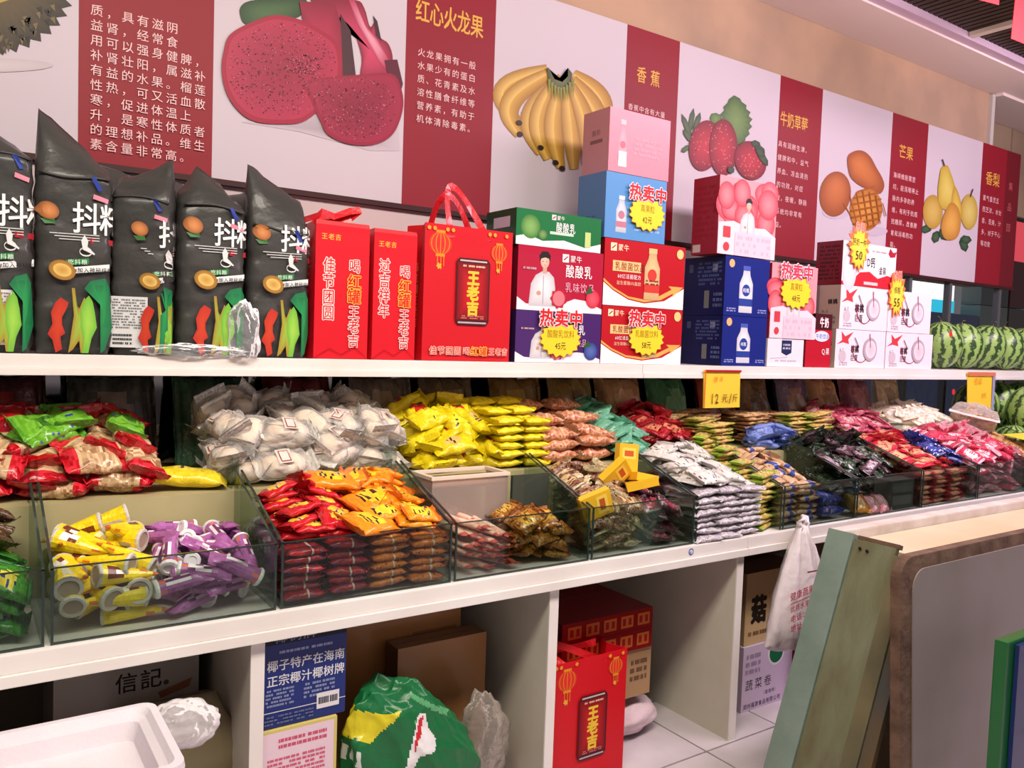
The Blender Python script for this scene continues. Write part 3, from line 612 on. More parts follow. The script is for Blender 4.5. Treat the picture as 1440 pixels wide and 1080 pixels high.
for i, (a, b, z0, z1) in enumerate(((3.632, 4.048, 1.570, 1.788), (4.052, 4.47, 1.570, 1.788), (3.612, 4.044, 1.376, 1.568), (4.05, 4.507, 1.376, 1.568))):
    t, f, s = carton(a, b, z0, z1, .12, asl[i], (242, 226, 234), (170, 148, 136), (240, 232, 236), name='gift_box')
    f.poly([(.02, .60), (.12, .72), (.10, .95), (.18, .82), (.34, .95), (.24, .74), (.26, .62), (.14, .66)], (206, 60, 70)); f.text('A-S', .08, .46, .16, (50, 40, 48), sx=.7, bold=.01); f.text('核桃', .30, .50, .20, (60, 40, 50), sx=.85, bold=.05); f.text('巨蛋', .30, .27, .18, (70, 50, 60), sx=.85, bold=.04)
    f.ell(.14, .30, .07, .07, (206, 190, 200)); f.scrib(.08, .05, .24, .16, 2, (180, 160, 176))
    for k in range(14):
        a0, a1 = PI * (.98 + k / 14 * 1.04), PI * (.98 + (k + 1) / 14 * 1.04)
        f.line((.50 + .17 * math.cos(a0), .55 + .40 * math.sin(a0)), (.50 + .17 * math.cos(a1), .55 + .40 * math.sin(a1)), .018, (150, 40, 70))
    f.ell(.68, .50, .14, .14, (176, 160, 172), (206, 190, 200)); f.ell(.69, .50, .105, .105, (236, 220, 228), (214, 196, 206)); f.line((.36, .80), (.45, .55), .014, (90, 40, 60)); f.line((.66, .92), (.68, .55), .014, (150, 40, 70)); f.build('front_print', t)
    if i % 2 == 0: s.text('核桃', .42, .62, .12, (40, 34, 34), bold=.05); s.text('A-S', .15, .40, .10, (60, 50, 50)); s.scrib(.2, .1, .8, .3, 2, (120, 104, 98)); s.build('side_print', t)
burst((2.30, 2.441, 1.985), .085, 'yellow jagged price star on the light blue box', ['真果粒', '42元'])
burst((1.885, 2.441, 1.470), .085, 'yellow jagged price star on the purple box', ['酸酸乳饮料', '45元'])
burst((2.325, 2.441, 1.485), .085, 'yellow jagged price star on the lower red drink box', ['乳酸菌饮料', '58元'])
burst((3.27, 2.441, 1.735), .10, 'yellow jagged price star on the lower peach box', ['真果粒', '48元'], capcol=(224, 60, 90))
def flame(loc, w, h, label, lines):
    t = thing('price_star', label, 'price card', loc); k = Pr((-w / 2, 0, -h / 2), (1, 0, 0), (0, 0, 1), (0, -1, 0), w, h, .0004); rr = random.Random(len(label))
    pts = [(.5 + .5 * (1 if i % 2 else .72) * rr.uniform(.86, 1.08) * math.cos(2 * PI * i / 30), .5 + .5 * (1 if i % 2 else .74) * rr.uniform(.9, 1.1) * math.sin(2 * PI * i / 30)) for i in range(30)]
    mb = MB(); mb.prism([k.P(*p) for p in pts], (0, .003, 0), (230, 90, 50)); mb.build('card', PAPER, t); k.L = 2; k.poly(pts, (236, 120, 70)); k.poly([(.5 + (x - .5) * .84, .44 + (z - .5) * .78) for x, z in pts], (250, 206, 50), (252, 226, 90))
    k.text(lines[0], .5, .86, .17, (250, 90, 90), align='c', bold=.03, sx=.8, outline=(255, 230, 200)); k.text(lines[1], .5, .56, .15, (60, 60, 40), align='c', sx=.7); k.text(lines[2], .5, .32, .24, (30, 40, 30), align='c', bold=.0, sx=.9); k.build('print', t)
flame((3.75, 2.441, 1.99), .19, .26, 'orange flame-edged price star reading 50 on the calcium box', ['热卖', '钙奶一件', '50'])
flame((4.11, 2.441, 1.775), .17, .26, 'orange flame-edged price star between the white boxes', ['惊爆', '核桃', '55'])

# ---- red gift bags
def can_print(f, cx, cz, w, h):
    f.poly([(cx - w / 2, cz - h * .44), (cx - w * .42, cz - h / 2), (cx + w * .42, cz - h / 2), (cx + w / 2, cz - h * .44), (cx + w / 2, cz + h * .44), (cx + w * .42, cz + h / 2), (cx - w * .42, cz + h / 2), (cx - w / 2, cz + h * .44)], (70, 20, 26))
    f.poly([(cx - w * .46, cz - h * .42), (cx + w * .46, cz - h * .42), (cx + w * .46, cz + h * .43), (cx - w * .46, cz + h * .43)], (120, 8, 20), (206, 24, 36))
    f.rect(cx - w * .40, cz + h * .45, cx + w * .40, cz + h * .475, (200, 180, 180)); f.rect(cx - w * .42, cz - h * .475, cx + w * .42, cz - h * .45, (190, 170, 180))
    em = h * .23; x = cx
    f.text('王老吉', x, cz + h * .33, em, (240, 196, 60), sx=.95, bold=.05, vert=True, pitch=.98)
    f.scrib(cx - w * .34, cz + h * .36, cx + w * .34, cz + h * .41, 1, (240, 190, 160)); f.scrib(cx - w * .34, cz - h * .41, cx + w * .34, cz - h * .35, 2, (214, 120, 110))
def lantern(f, cx, cz, r, tail):
    a = f.W / f.H; G = (226, 140, 40)
    f.ell(cx, cz, r, r * .85, (206, 60, 30), (226, 40, 40))
    for k in (-.8, -.4, 0, .4, .8):
        for i in range(8):
            t0, t1 = PI * (i / 8 - .5), PI * ((i + 1) / 8 - .5)
            f.mb.add([f.P(cx + r * k * math.cos(t0) + o, cz + r * .85 * a * math.sin(t0)) for o in (-.004, .004)] + [f.P(cx + r * k * math.cos(t1) + o, cz + r * .85 * a * math.sin(t1)) for o in (.004, -.004)], [(0, 1, 2, 3)], G)
    f.L += 1; f.rect(cx - r * .4, cz + r * a * .8, cx + r * .4, cz + r * a, G); f.rect(cx - r * .4, cz - r * a, cx + r * .4, cz - r * a * .8, G)
    for q in (-.25, .05, .3): f.rect(cx + r * q - .004, cz - r * a - tail * (1 - abs(q)), cx + r * q + .004, cz - r * a, G)
    f.star(cx - r * .1, cz - r * a - tail * .7, r * .28, r * .28 * a, 5, (230, 170, 60), .6)
BAGM = MV('red_bag_paper', .42, .12, 9, .1)
def handle(mb, p0, p1, apex, w, sag=(0, 0, 0), n=14):
    p0, p1, ap = Vector(p0), Vector(p1), Vector(apex); pts = []
    for i in range(n + 1):
        t = i / n; u = 1 - (2 * t - 1) ** 2; q = (p0.lerp(p1, t)); mid = (p0 + p1) / 2
        q = Vector((p0.x * (1 - t) ** 2 + 2 * t * (1 - t) * (2 * ap.x - mid.x) + p1.x * t * t, p0.y * (1 - t) + p1.y * t + (ap.y - p0.y) * u, p0.z * (1 - t) ** 2 + 2 * t * (1 - t) * (2 * ap.z - mid.z) + p1.z * t * t)); pts.append(q)
    rings = []
    for i, q in enumerate(pts):
        d = (pts[min(i + 1, n)] - pts[max(i - 1, 0)]).normalized(); s = Vector((d.z, .35 * math.sin(i * .5), -d.x)).normalized() * w / 2; k = Vector((0, .0008, 0))
        rings.append([q - s - k, q + s - k, q + s + k, q - s + k])
    mb.loft(rings, (206, 26, 36), caps=True)
def gift_bag(loc, w, h, d, label, group=None, rz=0, kind='front'):
    t = thing('red_gift_bag', label, 'gift bag', loc, rz, group)
    mb = MB(); th = .002
    def col(i, j): return (206, 18, 32) if kind == 'front' else (214, 16, 34)
    g = .028 * (1 if kind == 'front' else .6)
    zs = [0, .01, h * .35, h * .7, h * .97, h]
    R = []
    for z in zs:
        k = z / h; gg = g * (k ** 1.5); R.append([Vector((-w / 2, -d / 2, z)), Vector((w / 2, -d / 2, z)), Vector((w / 2 - gg, 0, z)), Vector((w / 2, d / 2, z)), Vector((-w / 2, d / 2, z)), Vector((-w / 2 + gg, 0, z))])
    if kind != 'front':
        R[-1] = [Vector((v.x * .98, v.y * .97, v.z)) for v in R[-1]]
    R.append([Vector((v.x * .985, v.y * .97, v.z)) for v in R[-1]]); R.append([Vector((v.x * .985, v.y * .97, h * .86)) for v in R[-2]])
    mb.loft(R, colfn=col, caps=True); mb.build('bag_body', BAGM, t)
    f = Pr((-w / 2, -d / 2, 0), (1, 0, 0), (0, 0, 1), (0, -1, 0), w, h, .0002)
    s = Pr((-w / 2 - .0004, d / 2, 0), (0, -1, 0), (0, 0, 1), (-1, 0, 0), d, h, .0002)
    return t, f, s
t, f, s = gift_bag((1.4815, 2.45 + .065, 1.376), .355, .462, .13, 'large red gift bag showing a can, handles up, beside the drink boxes')
lantern(f, .17, .86, .125, .10); lantern(f, .84, .83, .10, .08)
for x in (.04, .1, .24, .3, .72, .78, .92): f.ell(x, .965, .02, .02, (226, 150, 50))
can_print(f, .54, .52, .385, .50); f.text('佳节团圆', .07, .075, .064, (214, 20, 34), bold=.02, sx=1.0, outline=(244, 220, 200)); f.text('喝', .44, .075, .062, (214, 20, 34), bold=.02, outline=(244, 220, 200)); f.text('红罐', .525, .075, .072, (214, 30, 40), bold=.03, outline=(250, 220, 90)); f.text('王老吉', .735, .075, .060, (214, 20, 34), bold=.02, sx=.92, outline=(244, 220, 200)); f.build('front_print', t)
s.text('喝红罐王老吉', .58, .72, .075, (236, 170, 90), sx=.9, bold=.01, vert=True); s.build('side_print', t)
mb = MB(); handle(mb, (-.075, -.066, .42), (.075, -.066, .42), (-.06, -.03, .60), .026); mb.build('front_handle', MV('ribbon', .3, .2, 80, .3), t)
mb = MB(); handle(mb, (-.10, .062, .42), (.09, .062, .42), (-.04, .03, .58), .026); mb.build('back_handle', MATS['ribbon'], t)
for (X0, X1, z1, txt, lab) in ((.925, 1.105, 1.806, '佳节团圆', 'slim red gift bag seen edge-on, ribbon flopped over its top'), (1.121, 1.276, 1.80, '过吉祥年', 'slim red gift bag seen edge-on, between two other red bags')):
    w = X1 - X0; h = z1 - 1.376; t, f, s = gift_bag(((X0 + X1) / 2, 2.45 + .13, 1.376), w, h, .26, lab, kind='slim')
    f.text('王老吉', .10, .885, .048, (236, 180, 70), sx=1.0, bold=.03); f.text(txt, .25, .74 if X0 < 1 else .78, .115, (216, 18, 34), sx=.82, bold=.02, vert=True, pitch=1.0, outline=(250, 230, 225))
    f.text('喝', .72, .74, .105, (216, 18, 34), sx=.85, bold=.02, vert=True, outline=(250, 230, 225)); f.text('红罐', .72, .63, .115, (216, 30, 34), sx=.95, bold=.04, vert=True, pitch=.95, outline=(246, 190, 70)); f.text('王老吉', .72, .40, .105, (216, 18, 34), sx=.85, bold=.02, vert=True, pitch=1.0, outline=(250, 230, 225))
    for a, b in (((0, 0), (.28, .075)), ((.28, .075), (.5, .03)), ((.5, .03), (.75, .09)), ((.75, .09), (1, 0))): f.line(a, b, .006, (170, 10, 24))
    f.build('front_print', t)
    if X0 < 1:
        s.star(.7, .85, .12, .05, 6, (226, 150, 50)); s.scrib(.5, .55, .8, .8, 6, (226, 150, 50)); s.build('side_print', t)
        mb = MB(); P0 = [(-.09, -.10, .425), (-.07, -.12, .455), (-.02, -.10, .448), (.03, -.11, .47), (.06, -.12, .475), (.035, -.10, .45), (-.02, -.08, .44), (-.06, -.06, .45), (-.085, .0, .44)]
        rings = []
        for i, p in enumerate(P0):
            q = Vector(p); sd = Vector((.3 * math.sin(i), .4, 1)).normalized() * .012; k = Vector((.0008, -.0008, 0)); rings.append([q - sd - k, q + sd - k, q + sd + k, q - sd + k])
        mb.loft(rings, (214, 30, 40), caps=True); mb.build('ribbon_handle', MATS['ribbon'], t)

# ------------------------------------------------------------------ black biscuit bags
BLK = M('matte_black_foil', (66, 64, 62), .36, bump=.55, bscale=16, var=(56, 55, 54), vscale=5, coat=.15)
def ring(w, d, n=28, e=.42):
    return [(w / 2 * math.copysign(abs(math.cos(t)) ** e, math.cos(t)), d / 2 * math.copysign(abs(math.sin(t)) ** e, math.sin(t))) for t in [2 * PI * j / n + PI / n for j in range(n)]]
def biscuit_bag(loc, w, h, d, peak, label, rz=0, prints=True, phase=0, body=.60, seed=1):
    """standing pillow bag; peak = (left corner rise, right corner rise) above the shoulder"""
    t = thing('biscuit_bag', label, 'biscuit bag', loc, rz, 'black biscuit bags on the upper shelf'); rr = random.Random(seed); ph = [rr.uniform(0, 6) for _ in range(6)]
    sh = body; R = []; mb = MB()
    NZ = 26
    def off(x, z): return .0022 * math.sin(z * 60 + ph[0] + x * 20) + .0018 * math.sin(z * 130 + ph[1] - x * 40)
    def sect(z):
        k = min(1, z / .02); return (w * (.93 + .07 * k) * (1 + .012 * math.sin(z * 18 + ph[2])), d * (.9 + .1 * k) * (1 + .03 * math.sin(z * 25 + ph[3])))
    for i in range(NZ + 1):
        z = sh * i / NZ; ww, dd = sect(z); R.append([Vector((x * 1 + off(y, z), y + (off(x, z) if abs(x) < w * .45 else 0), z)) for x, y in ring(ww, dd)])
    n2 = 9
    for i in range(1, n2 + 1):
        k = i / n2; pin = (1 - k) ** .8; row = []
        for x, y in ring(w, d):
            f = x / w + .5; rise = peak[0] * (1 - f) + peak[1] * f; rise += max(0, 1 - abs(f - .42) * 2.2) * (peak[2] if len(peak) > 2 else 0)
            row.append(Vector((x * (1 - .10 * k), y * pin * (1 - .04 * math.sin(k * 9)) + d * .12 * k + .004 * math.sin(k * 8 + f * 7 + ph[4]), sh + rise * k ** .85 + .004 * math.sin(f * 15 + ph[5]) * k)))
        R.append(row)
    mb.loft(R, (70, 68, 66), caps=True); o = mb.build('bag_body', BLK, t, smooth=True)
    # shoulder crease
    mb = MB(); mb.tube([Vector((x, -d / 2 * (1 - abs(x / w * 1.8) ** 6 * .3) - .001, sh + .006 * math.sin(x * 30 + ph[0]) - .012 * x / w)) for x in [w * (q / 12 - .5) * .92 for q in range(13)]], .0035, (60, 60, 60), 6); mb.build('crease', BLK, t, smooth=True)
    if not prints: return t
    def warp(p):
        x = p.x; ov = abs(x) - .47 * w
        if ov > 0: return Vector((math.copysign(.5 * w + .0015, x), -.38 * d + ov, p.z))
        u = min(1, abs(x) / (w / 2)); yy = d / 2 * (max(0, 1 - u ** (2 / .42))) ** (.42 / 2) if u < 1 else 0
        z = p.z; k = (z - sh) / max(1e-3, (peak[0] + peak[1]) / 2); y = -yy * (1 + .035)
        if k > 0: y = -yy * (max(0, 1 - k)) ** .8 + d * .12 * k - .008
        return Vector((x, y + (p.y + d / 2) - .0022, z))
    f = Pr((-w / 2, -d / 2, 0), (1, 0, 0), (0, 0, 1), (0, -1, 0), w, h, .0004, warp)
    dx = phase
    f.text('抖粮', .50 + dx, .60, .145, (236, 236, 236), sx=.80, bold=.035, pitch=.92); f.L += .1
    for k in range(3): f.line((.22 + dx + .06 * k, .525 - .012 * k), (.86 + dx, .528 - .012 * k), .004, (200, 200, 200))
    f.text('抖音食品', .70 + dx, .505, .02, (250, 200, 200), sx=.9) if False else f.rect(.74 + dx, .49, .98, .515, (160, 24, 40))
    f.ell(.20 + dx, .62, .145, .12, (150, 90, 50), (214, 140, 84), rot=-.5); f.poly([(.10 + dx, .585), (.16 + dx, .562), (.3 + dx, .565), (.28 + dx, .585)], (60, 110, 60))
    for q in range(12):
        a0, a1 = 2 * PI * q / 12, 2 * PI * (q + 1) / 12; f.line((.68 + dx + .08 * math.cos(a0), .452 + .018 * math.sin(a0)), (.68 + dx + .08 * math.cos(a1), .452 + .018 * math.sin(a1)), .006, (220, 220, 220))
    f.poly([(.64 + dx, .46), (.62 + dx, .50), (.66 + dx, .525), (.71 + dx, .50), (.70 + dx, .475), (.80 + dx, .445), (.79 + dx, .44), (.68 + dx, .455)], (220, 220, 220))
    f.poly([(.42 + dx, .385), (.42 + dx, .410), (.72 + dx, .425), (.72 + dx, .40)], (40, 130, 70)); f.text('吃抖粮', .45 + dx, .403, .024, (220, 240, 220), sx=1.0, slope=.05, bold=.02)
    f.poly([(.50 + dx, .352), (.50 + dx, .380), (.97 + dx * .3, .405), (.97 + dx * .3, .375)], (232, 232, 232)); f.text('#加入神秘组织', .52 + dx, .368, .024, (30, 30, 30), sx=.92, slope=.06, bold=.03)
    f.ell(.38 + dx, .365, .175, .14, (150, 104, 40), (206, 158, 76), rot=-.35); f.ell(.38 + dx, .365, .12, .09, (226, 190, 110), (196, 146, 66), rot=-.35)
    # dancing silhouettes
    f.poly([(.50 + dx, .29), (.54 + dx, .29), (.56 + dx, .22), (.60 + dx, .20), (.66 + dx, .25), (.70 + dx, .235), (.74 + dx, .20), (.80 + dx, .17), (.78 + dx, .10), (.72 + dx, .06), (.70 + dx, .01), (.62 + dx, .005), (.60 + dx, .06), (.52 + dx, .02), (.46 + dx, .005), (.48 + dx, .05), (.50 + dx, .10), (.53 + dx, .17)], (170, 130, 50), (150, 190, 70))
    f.poly([(.62 + dx, .20), (.67 + dx, .24), (.72 + dx, .26), (.77 + dx, .235), (.80 + dx, .19), (.83 + dx, .12), (.76 + dx, .07), (.72 + dx, .005), (.64 + dx, .005), (.66 + dx, .06), (.62 + dx, .12)], (110, 180, 60), (160, 210, 80))
    f.poly([(.66 + dx, .29), (.74 + dx, .325), (.90, .34), (.96, .30), (.97, .12), (.90, .02), (.84, .005), (.86, .10), (.86, .20), (.80 + dx, .27), (.90, .29), (.86, .31), (.74 + dx, .305)], (30, 110, 70), (40, 150, 80))
    f.poly([(.30 + dx, .225), (.36 + dx, .245), (.46 + dx, .225), (.44 + dx, .20), (.38 + dx, .19), (.38 + dx, .13), (.42 + dx, .09), (.34 + dx, .07), (.38 + dx, .02), (.30 + dx, .005), (.26 + dx, .06), (.20 + dx, .085), (.26 + dx, .13), (.24 + dx, .18)], (190, 50, 40), (206, 70, 40))
    f.build('front_print', t)
    # little blue and pink marks near the shoulder
    g = Pr((-w / 2, -d / 2, 0), (1, 0, 0), (0, 0, 1), (0, -1, 0), w, h, .0004, warp)
    g.L = 6; zt = (sh - .030) / h; g.poly([(.70, zt + .05), (.76, zt + .055), (.86, zt), (.80, zt - .005)], (40, 60, 150)); g.poly([(.74, zt - .02), (.94, zt - .035), (.93, zt - .055), (.73, zt - .04)], (220, 130, 150)); g.build('corner_mark', t)
    return t
bb = [(-.16, .20, (.02, .13), .45), (.088, .165, (.11, .02), .50), (.268, .182, (.185, .04), .467), (.448, .158, (.06, .125), .43), (.622, .188, (.03, .04, .12), .43), (.820, .185, (.20, .10), .385)]
lb = ['black biscuit bag at the far left edge, mostly cut off', 'black biscuit bag at the left edge, nutrition panel low on its front', 'tallest black biscuit bag, sharp left peak over the red wall panel', 'black biscuit bag turned sideways, peaked at its right corner', 'black biscuit bag behind the knotted plastic film, peak at top left', 'black biscuit bag next to the slim red gift bags']
for i, (x, w, pk, sh_) in enumerate(bb):
    hh = .60 if i != 3 else .56
    t = biscuit_bag((x, 2.45 + .07, 1.376), w, hh, .13, pk, lb[i], rz=(.0, .03, -.04, -.35, .02, -.02)[i], phase=(.0, .0, -.04, .30, -.02, -.02)[i], body=sh_, seed=i)
    if i in (1, 3):
        x0 = -w * .40 if i == 1 else -w * .48
        mb = MB(); mb.box(x0, x0 + w * .62, -.073, -.0715, .02, .16, (222, 220, 222)); k = Pr((x0, -.0732, .02), (1, 0, 0), (0, 0, 1), (0, -1, 0), w * .62, .14, .0003); k.scrib(.08, .36, .94, .96, 11, (120, 120, 124)); k.scrib(.1, .04, .6, .28, 3, (60, 60, 60), .95)
        mb.build('nutrition_panel', PAPER, t, bevel=.0004) if False else mb.build('nutrition_panel', PAPER, t); k.build('panel_lettering', t)
for i, (x, w, pk, l) in enumerate(((.36, .15, (.11, .09), 'black biscuit bag standing behind, between the tall and sideways bags'), (.54, .15, (.11, .06), 'black biscuit bag standing behind the sideways one'), (.70, .12, (.06, .09), 'black biscuit bag glimpsed behind, its ruffled top near the dark frame'))):
    biscuit_bag((x * 1.06, 2.68, 1.376), w, .58, .11, pk, l, prints=False, body=.44, seed=20 + i)
# loose film on the shelf
def crumple(name, label, cat, loc, sx, sy, sz, mat, seed, amp=.35, n=26, colfn=None, group=None, parent=None, flat=True, freq=3., ridge=False):
    rr = random.Random(seed); K = [(Vector((rr.uniform(-1, 1), rr.uniform(-1, 1), rr.uniform(-1, 1))) * freq * rr.uniform(.6, 2.6), rr.uniform(0, 6), rr.uniform(.3, 1)) for _ in range(14)]
    mb = MB(); R = []; m = n * 2
    for i in range(n + 1):
        th = PI * i / n; row = []
        for j in range(m):
            p = Vector((math.sin(th) * math.cos(2 * PI * j / m), math.sin(th) * math.sin(2 * PI * j / m), math.cos(th)))
            q = sum(a * abs(math.sin(k.dot(p) + h)) for k, h, a in K) / 9 - .42; r = 1 + amp * q * 2
            if ridge:
                q = .55 - sum(a * abs(math.sin(k.dot(p) + h)) ** .8 for k, h, a in K) / 9; r = .86 + amp * q + .008 * math.sin(p.x * 13 + p.z * 7) * math.sin(p.z * 19 + p.y * 11)
            v = p * r; z = v.z
            if flat: z = max(z, -.82)
            row.append(Vector((v.x * sx, v.y * sy, (z + (.82 if flat else 0)) * sz)))
        R.append(row)
    mb.loft(R, (200, 200, 200), colfn=colfn)
    if colfn is None and False: pass
    o = mb.build(name, mat, parent, smooth=True, weld=True)
    if parent is None: o.location = loc; tag(o, label, cat, group)
    return o
crumple('plastic_film', 'crumpled clear plastic film lying at the foot of the black bags', 'plastic film', (.56, 2.435, 1.376), .11, .02, .016, WRAP, 5, .7)
crumple('plastic_film', 'knotted clear plastic film hanging between two black biscuit bags', 'plastic film', (.705, 2.425, 1.375), .030, .02, .075, WRAP, 6, .7)

# ---- price tags on the shelf lip
def ptag(loc, w, h, rz, label, mk, edge, skew=0):
    t = thing('price_tag', label, 'price tag', loc, rz); mb = MB(); mb.prism([(-w / 2, 0, 0), (w / 2, 0, 0), (w / 2 - skew, -.006, -h), (-w / 2 + skew * .5, -.006, -h)], (0, .003, 0), (240, 200, 60)); mb.build('card', PAPER, t)
    f = Pr((-w / 2, -.0062, -h), (1, 0, 0), (0, .0, 1), (0, -1, 0), w, h, .0006); mk(f); f.build('handwriting', t); return t
def mk1(f):
    f.rect(0, .95, 1, 1.01, (170, 30, 40)); f.rect(0, 0, .03, 1, (206, 110, 40)); f.text('饼 干', .25, .76, .16, (214, 90, 50), sx=.9); f.text('1', .17, .26, .40, (60, 44, 20), sx=.7); f.text('2', .29, .26, .36, (60, 44, 20), sx=.8); f.text('元', .47, .26, .24, (60, 44, 20)); f.text('/', .66, .26, .38, (60, 44, 20)); f.text('斤', .75, .26, .24, (60, 44, 20))
ptag((2.765, 2.421, 1.356), .232, .163, 0, 'brown-yellow handwritten price tag reading 12 yuan, hung on the shelf lip', mk1, None)
def mk2(f):
    f.rect(0, .90, 1, 1.0, (206, 120, 90)); f.rect(.04, 0, .96, .06, (200, 110, 150)); f.rect(.90, .05, .99, .9, (150, 150, 200)); f.text('西瓜', .22, .78, .16, (220, 140, 40), sx=1.2); f.text('3元', .50, .42, .15, (200, 130, 40), sx=1.1)
ptag((5.01, 2.421, 1.365), .32, .235, 0, 'yellow price tag with a colourful border, hung before the watermelons', mk2, None, .03)

# ------------------------------------------------------------------ watermelons
def melon_mat():
    m = bpy.data.materials.new('melon_rind'); m.use_nodes = True; nt = m.node_tree; b = nt.nodes['Principled BSDF']; b.inputs['Roughness'].default_value = .35
    L = nt.links; tc = nt.nodes.new('ShaderNodeTexCoord'); sp = nt.nodes.new('ShaderNodeSeparateXYZ'); L.new(tc.outputs['Object'], sp.inputs[0])
    at = nt.nodes.new('ShaderNodeMath'); at.operation = 'ARCTAN2'; L.new(sp.outputs['X'], at.inputs[0]); L.new(sp.outputs['Y'], at.inputs[1])
    no = nt.nodes.new('ShaderNodeTexNoise'); no.inputs['Scale'].default_value = 26; no.inputs['Detail'].default_value = 3; L.new(tc.outputs['Object'], no.inputs['Vector'])
    ad = nt.nodes.new('ShaderNodeMath'); ad.operation = 'MULTIPLY_ADD'; ad.inputs[1].default_value = .7; L.new(no.outputs['Fac'], ad.inputs[0]); L.new(at.outputs[0], ad.inputs[2])
    mu = nt.nodes.new('ShaderNodeMath'); mu.operation = 'MULTIPLY'; mu.inputs[1].default_value = 12; L.new(ad.outputs[0], mu.inputs[0])
    si = nt.nodes.new('ShaderNodeMath'); si.operation = 'SINE'; L.new(mu.outputs[0], si.inputs[0])
    n2 = nt.nodes.new('ShaderNodeTexNoise'); n2.inputs['Scale'].default_value = 90; L.new(tc.outputs['Object'], n2.inputs['Vector'])
    a2 = nt.nodes.new('ShaderNodeMath'); a2.operation = 'MULTIPLY_ADD'; a2.inputs[1].default_value = 2.6; L.new(n2.outputs['Fac'], a2.inputs[0]); L.new(si.outputs[0], a2.inputs[2])
    r = nt.nodes.new('ShaderNodeValToRGB'); r.color_ramp.elements[0].color = (*lin((150, 184, 100)), 1); r.color_ramp.elements[1].color = (*lin((46, 74, 38)), 1); r.color_ramp.elements[0].position = .55; r.color_ramp.elements[1].position = .85
    mr = nt.nodes.new('ShaderNodeMath'); mr.operation = 'MULTIPLY_ADD'; mr.inputs[1].default_value = .42; mr.inputs[2].default_value = .10; L.new(a2.outputs[0], mr.inputs[0]); L.new(mr.outputs[0], r.inputs[0]); L.new(r.outputs[0], b.inputs['Base Color'])
    return m
MEL = melon_mat(); bm = bmesh.new(); bmesh.ops.create_uvsphere(bm, u_segments=36, v_segments=20, radius=.14)
for v in bm.verts:
    v.co.z *= 1.12; a = math.atan2(v.co.y, v.co.x); v.co *= 1 + .006 * math.sin(a * 12)
melm = bpy.data.meshes.new('melon'); bm.to_mesh(melm); bm.free(); melm.materials.append(MEL); melm.polygons.foreach_set('use_smooth', [True] * len(melm.polygons))
mb = MB(); mb.tube([(0, 0, .152), (.004, 0, .168), (.014, .004, .185), (.03, .01, .19)], [.007, .004, .003, .003], (110, 100, 60), 6); stm = mb.mesh('stem', INK)
mp = []
for i, (px, py) in enumerate(((1322, 486), (1352, 489), (1383, 494), (1411, 494), (1436, 492))): p = onY(px, py, 2.60); mp.append((p.x, 2.60, 1.375 + .142, .9, 'on the upper shelf'))
for i in range(5): mp.append((5.24 + i * .285, 2.62, .765 + .142, .95, 'at the back of the counter, lower layer'))
for i in range(5): mp.append((5.24 + i * .285, 2.33, .765 + .142, .95, 'on the counter, lower layer in front'))
for i in range(5): mp.append((5.27 + i * .285, 2.57, 1.148, .95, 'under the shelf, upper layer'))
for i in range(4): mp.append((5.38 + i * .285, 2.30, 1.148, .95, 'in the upper layer at the front'))
for i in range(4): mp.append((5.40 + i * .29, 2.06, .907, .95, 'nearest the counter edge'))
ordn = {}
for i, (x, y, z, s, wh) in enumerate(mp):
    k = ordn[wh] = ordn.get(wh, -1) + 1
    wh2 = ('striped green watermelon %s, %s from the left' % (wh, ['first', 'second', 'third', 'fourth', 'fifth'][k]))
    o = tag(link('watermelon', melm, None, (x, y, z), (random.uniform(-.35, .35), random.uniform(-.35, .35), random.uniform(-3, 3))), wh2, 'watermelon', 'watermelons at the right end'); o.scale = (s,) * 3
    link('stem', stm, o)
t = thing('sticker', 'small round red sticker on a watermelon on the shelf', 'sticker', onY(1337, 470, 2.448)); P = Pr((-.02, 0, -.02), (1, 0, 0), (0, 0, 1), (0, -1, 0), .04, .04); P.star(.5, .5, .5, .5, 8, (226, 50, 44)); P.build('sticker_face', t)
t = thing('sticker', 'small round red sticker on a watermelon under the shelf', 'sticker', onY(1341, 551, 2.466)); P = Pr((-.02, 0, -.02), (1, 0, 0), (0, 0, 1), (0, -1, 0), .04, .04); P.star(.5, .5, .5, .5, 8, (196, 50, 50)); P.build('sticker_face', t)
t = thing('yellow_card', 'flat yellow and white card on the sweets beside the watermelons', 'card', (5.05, 2.12, 1.0)); mb = MB(); mb.prism([(-.22, -.10, 0), (.30, -.12, 0), (.26, .10, .02), (-.16, .11, .02)], (0, 0, .003), (236, 214, 70)); mb.prism([(.02, -.10, .004), (.28, -.11, .004), (.24, .08, .022), (.04, .09, .022)], (0, 0, .001), (240, 236, 220)); mb.build('card_sheet', PAPER, t)

# ------------------------------------------------------------------ below the counter
# section 1
def fbox(name, label, cat, X0, X1, Y0, D, z0, z1, front, side, top, rz=0): return carton(X0, X1, z0, z1, D, label, front, side, top, cat, Y0, rz, None, name)
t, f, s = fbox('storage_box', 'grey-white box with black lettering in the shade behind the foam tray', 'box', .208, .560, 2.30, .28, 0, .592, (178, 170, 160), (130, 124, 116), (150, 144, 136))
f.text('信記', .40, .87, .095, (40, 34, 30), bold=.03, sx=1.0); f.ell(.76, .84, .02, .02, (90, 80, 70)); f.poly([(.70, .80), (.95, .84), (.93, .80), (.72, .77)], (150, 96, 66)); f.poly([(.30, .72), (.48, .76), (.46, .72)], (150, 96, 66)); f.build('front_print', t)
mb = MB(); R = []
for i in range(12):
    k = i / 11; w = .15 * (1 - .2 * k); R.append([Vector((w * math.copysign(abs(math.cos(a)) ** .5, math.cos(a)) + .03 * k * math.sin(i), .07 * (1 - k * .75) * math.sin(a) + .006 * math.sin(i * 2 + a * 5), k * .52)) for a in [2 * PI * j / 20 for j in range(20)]])
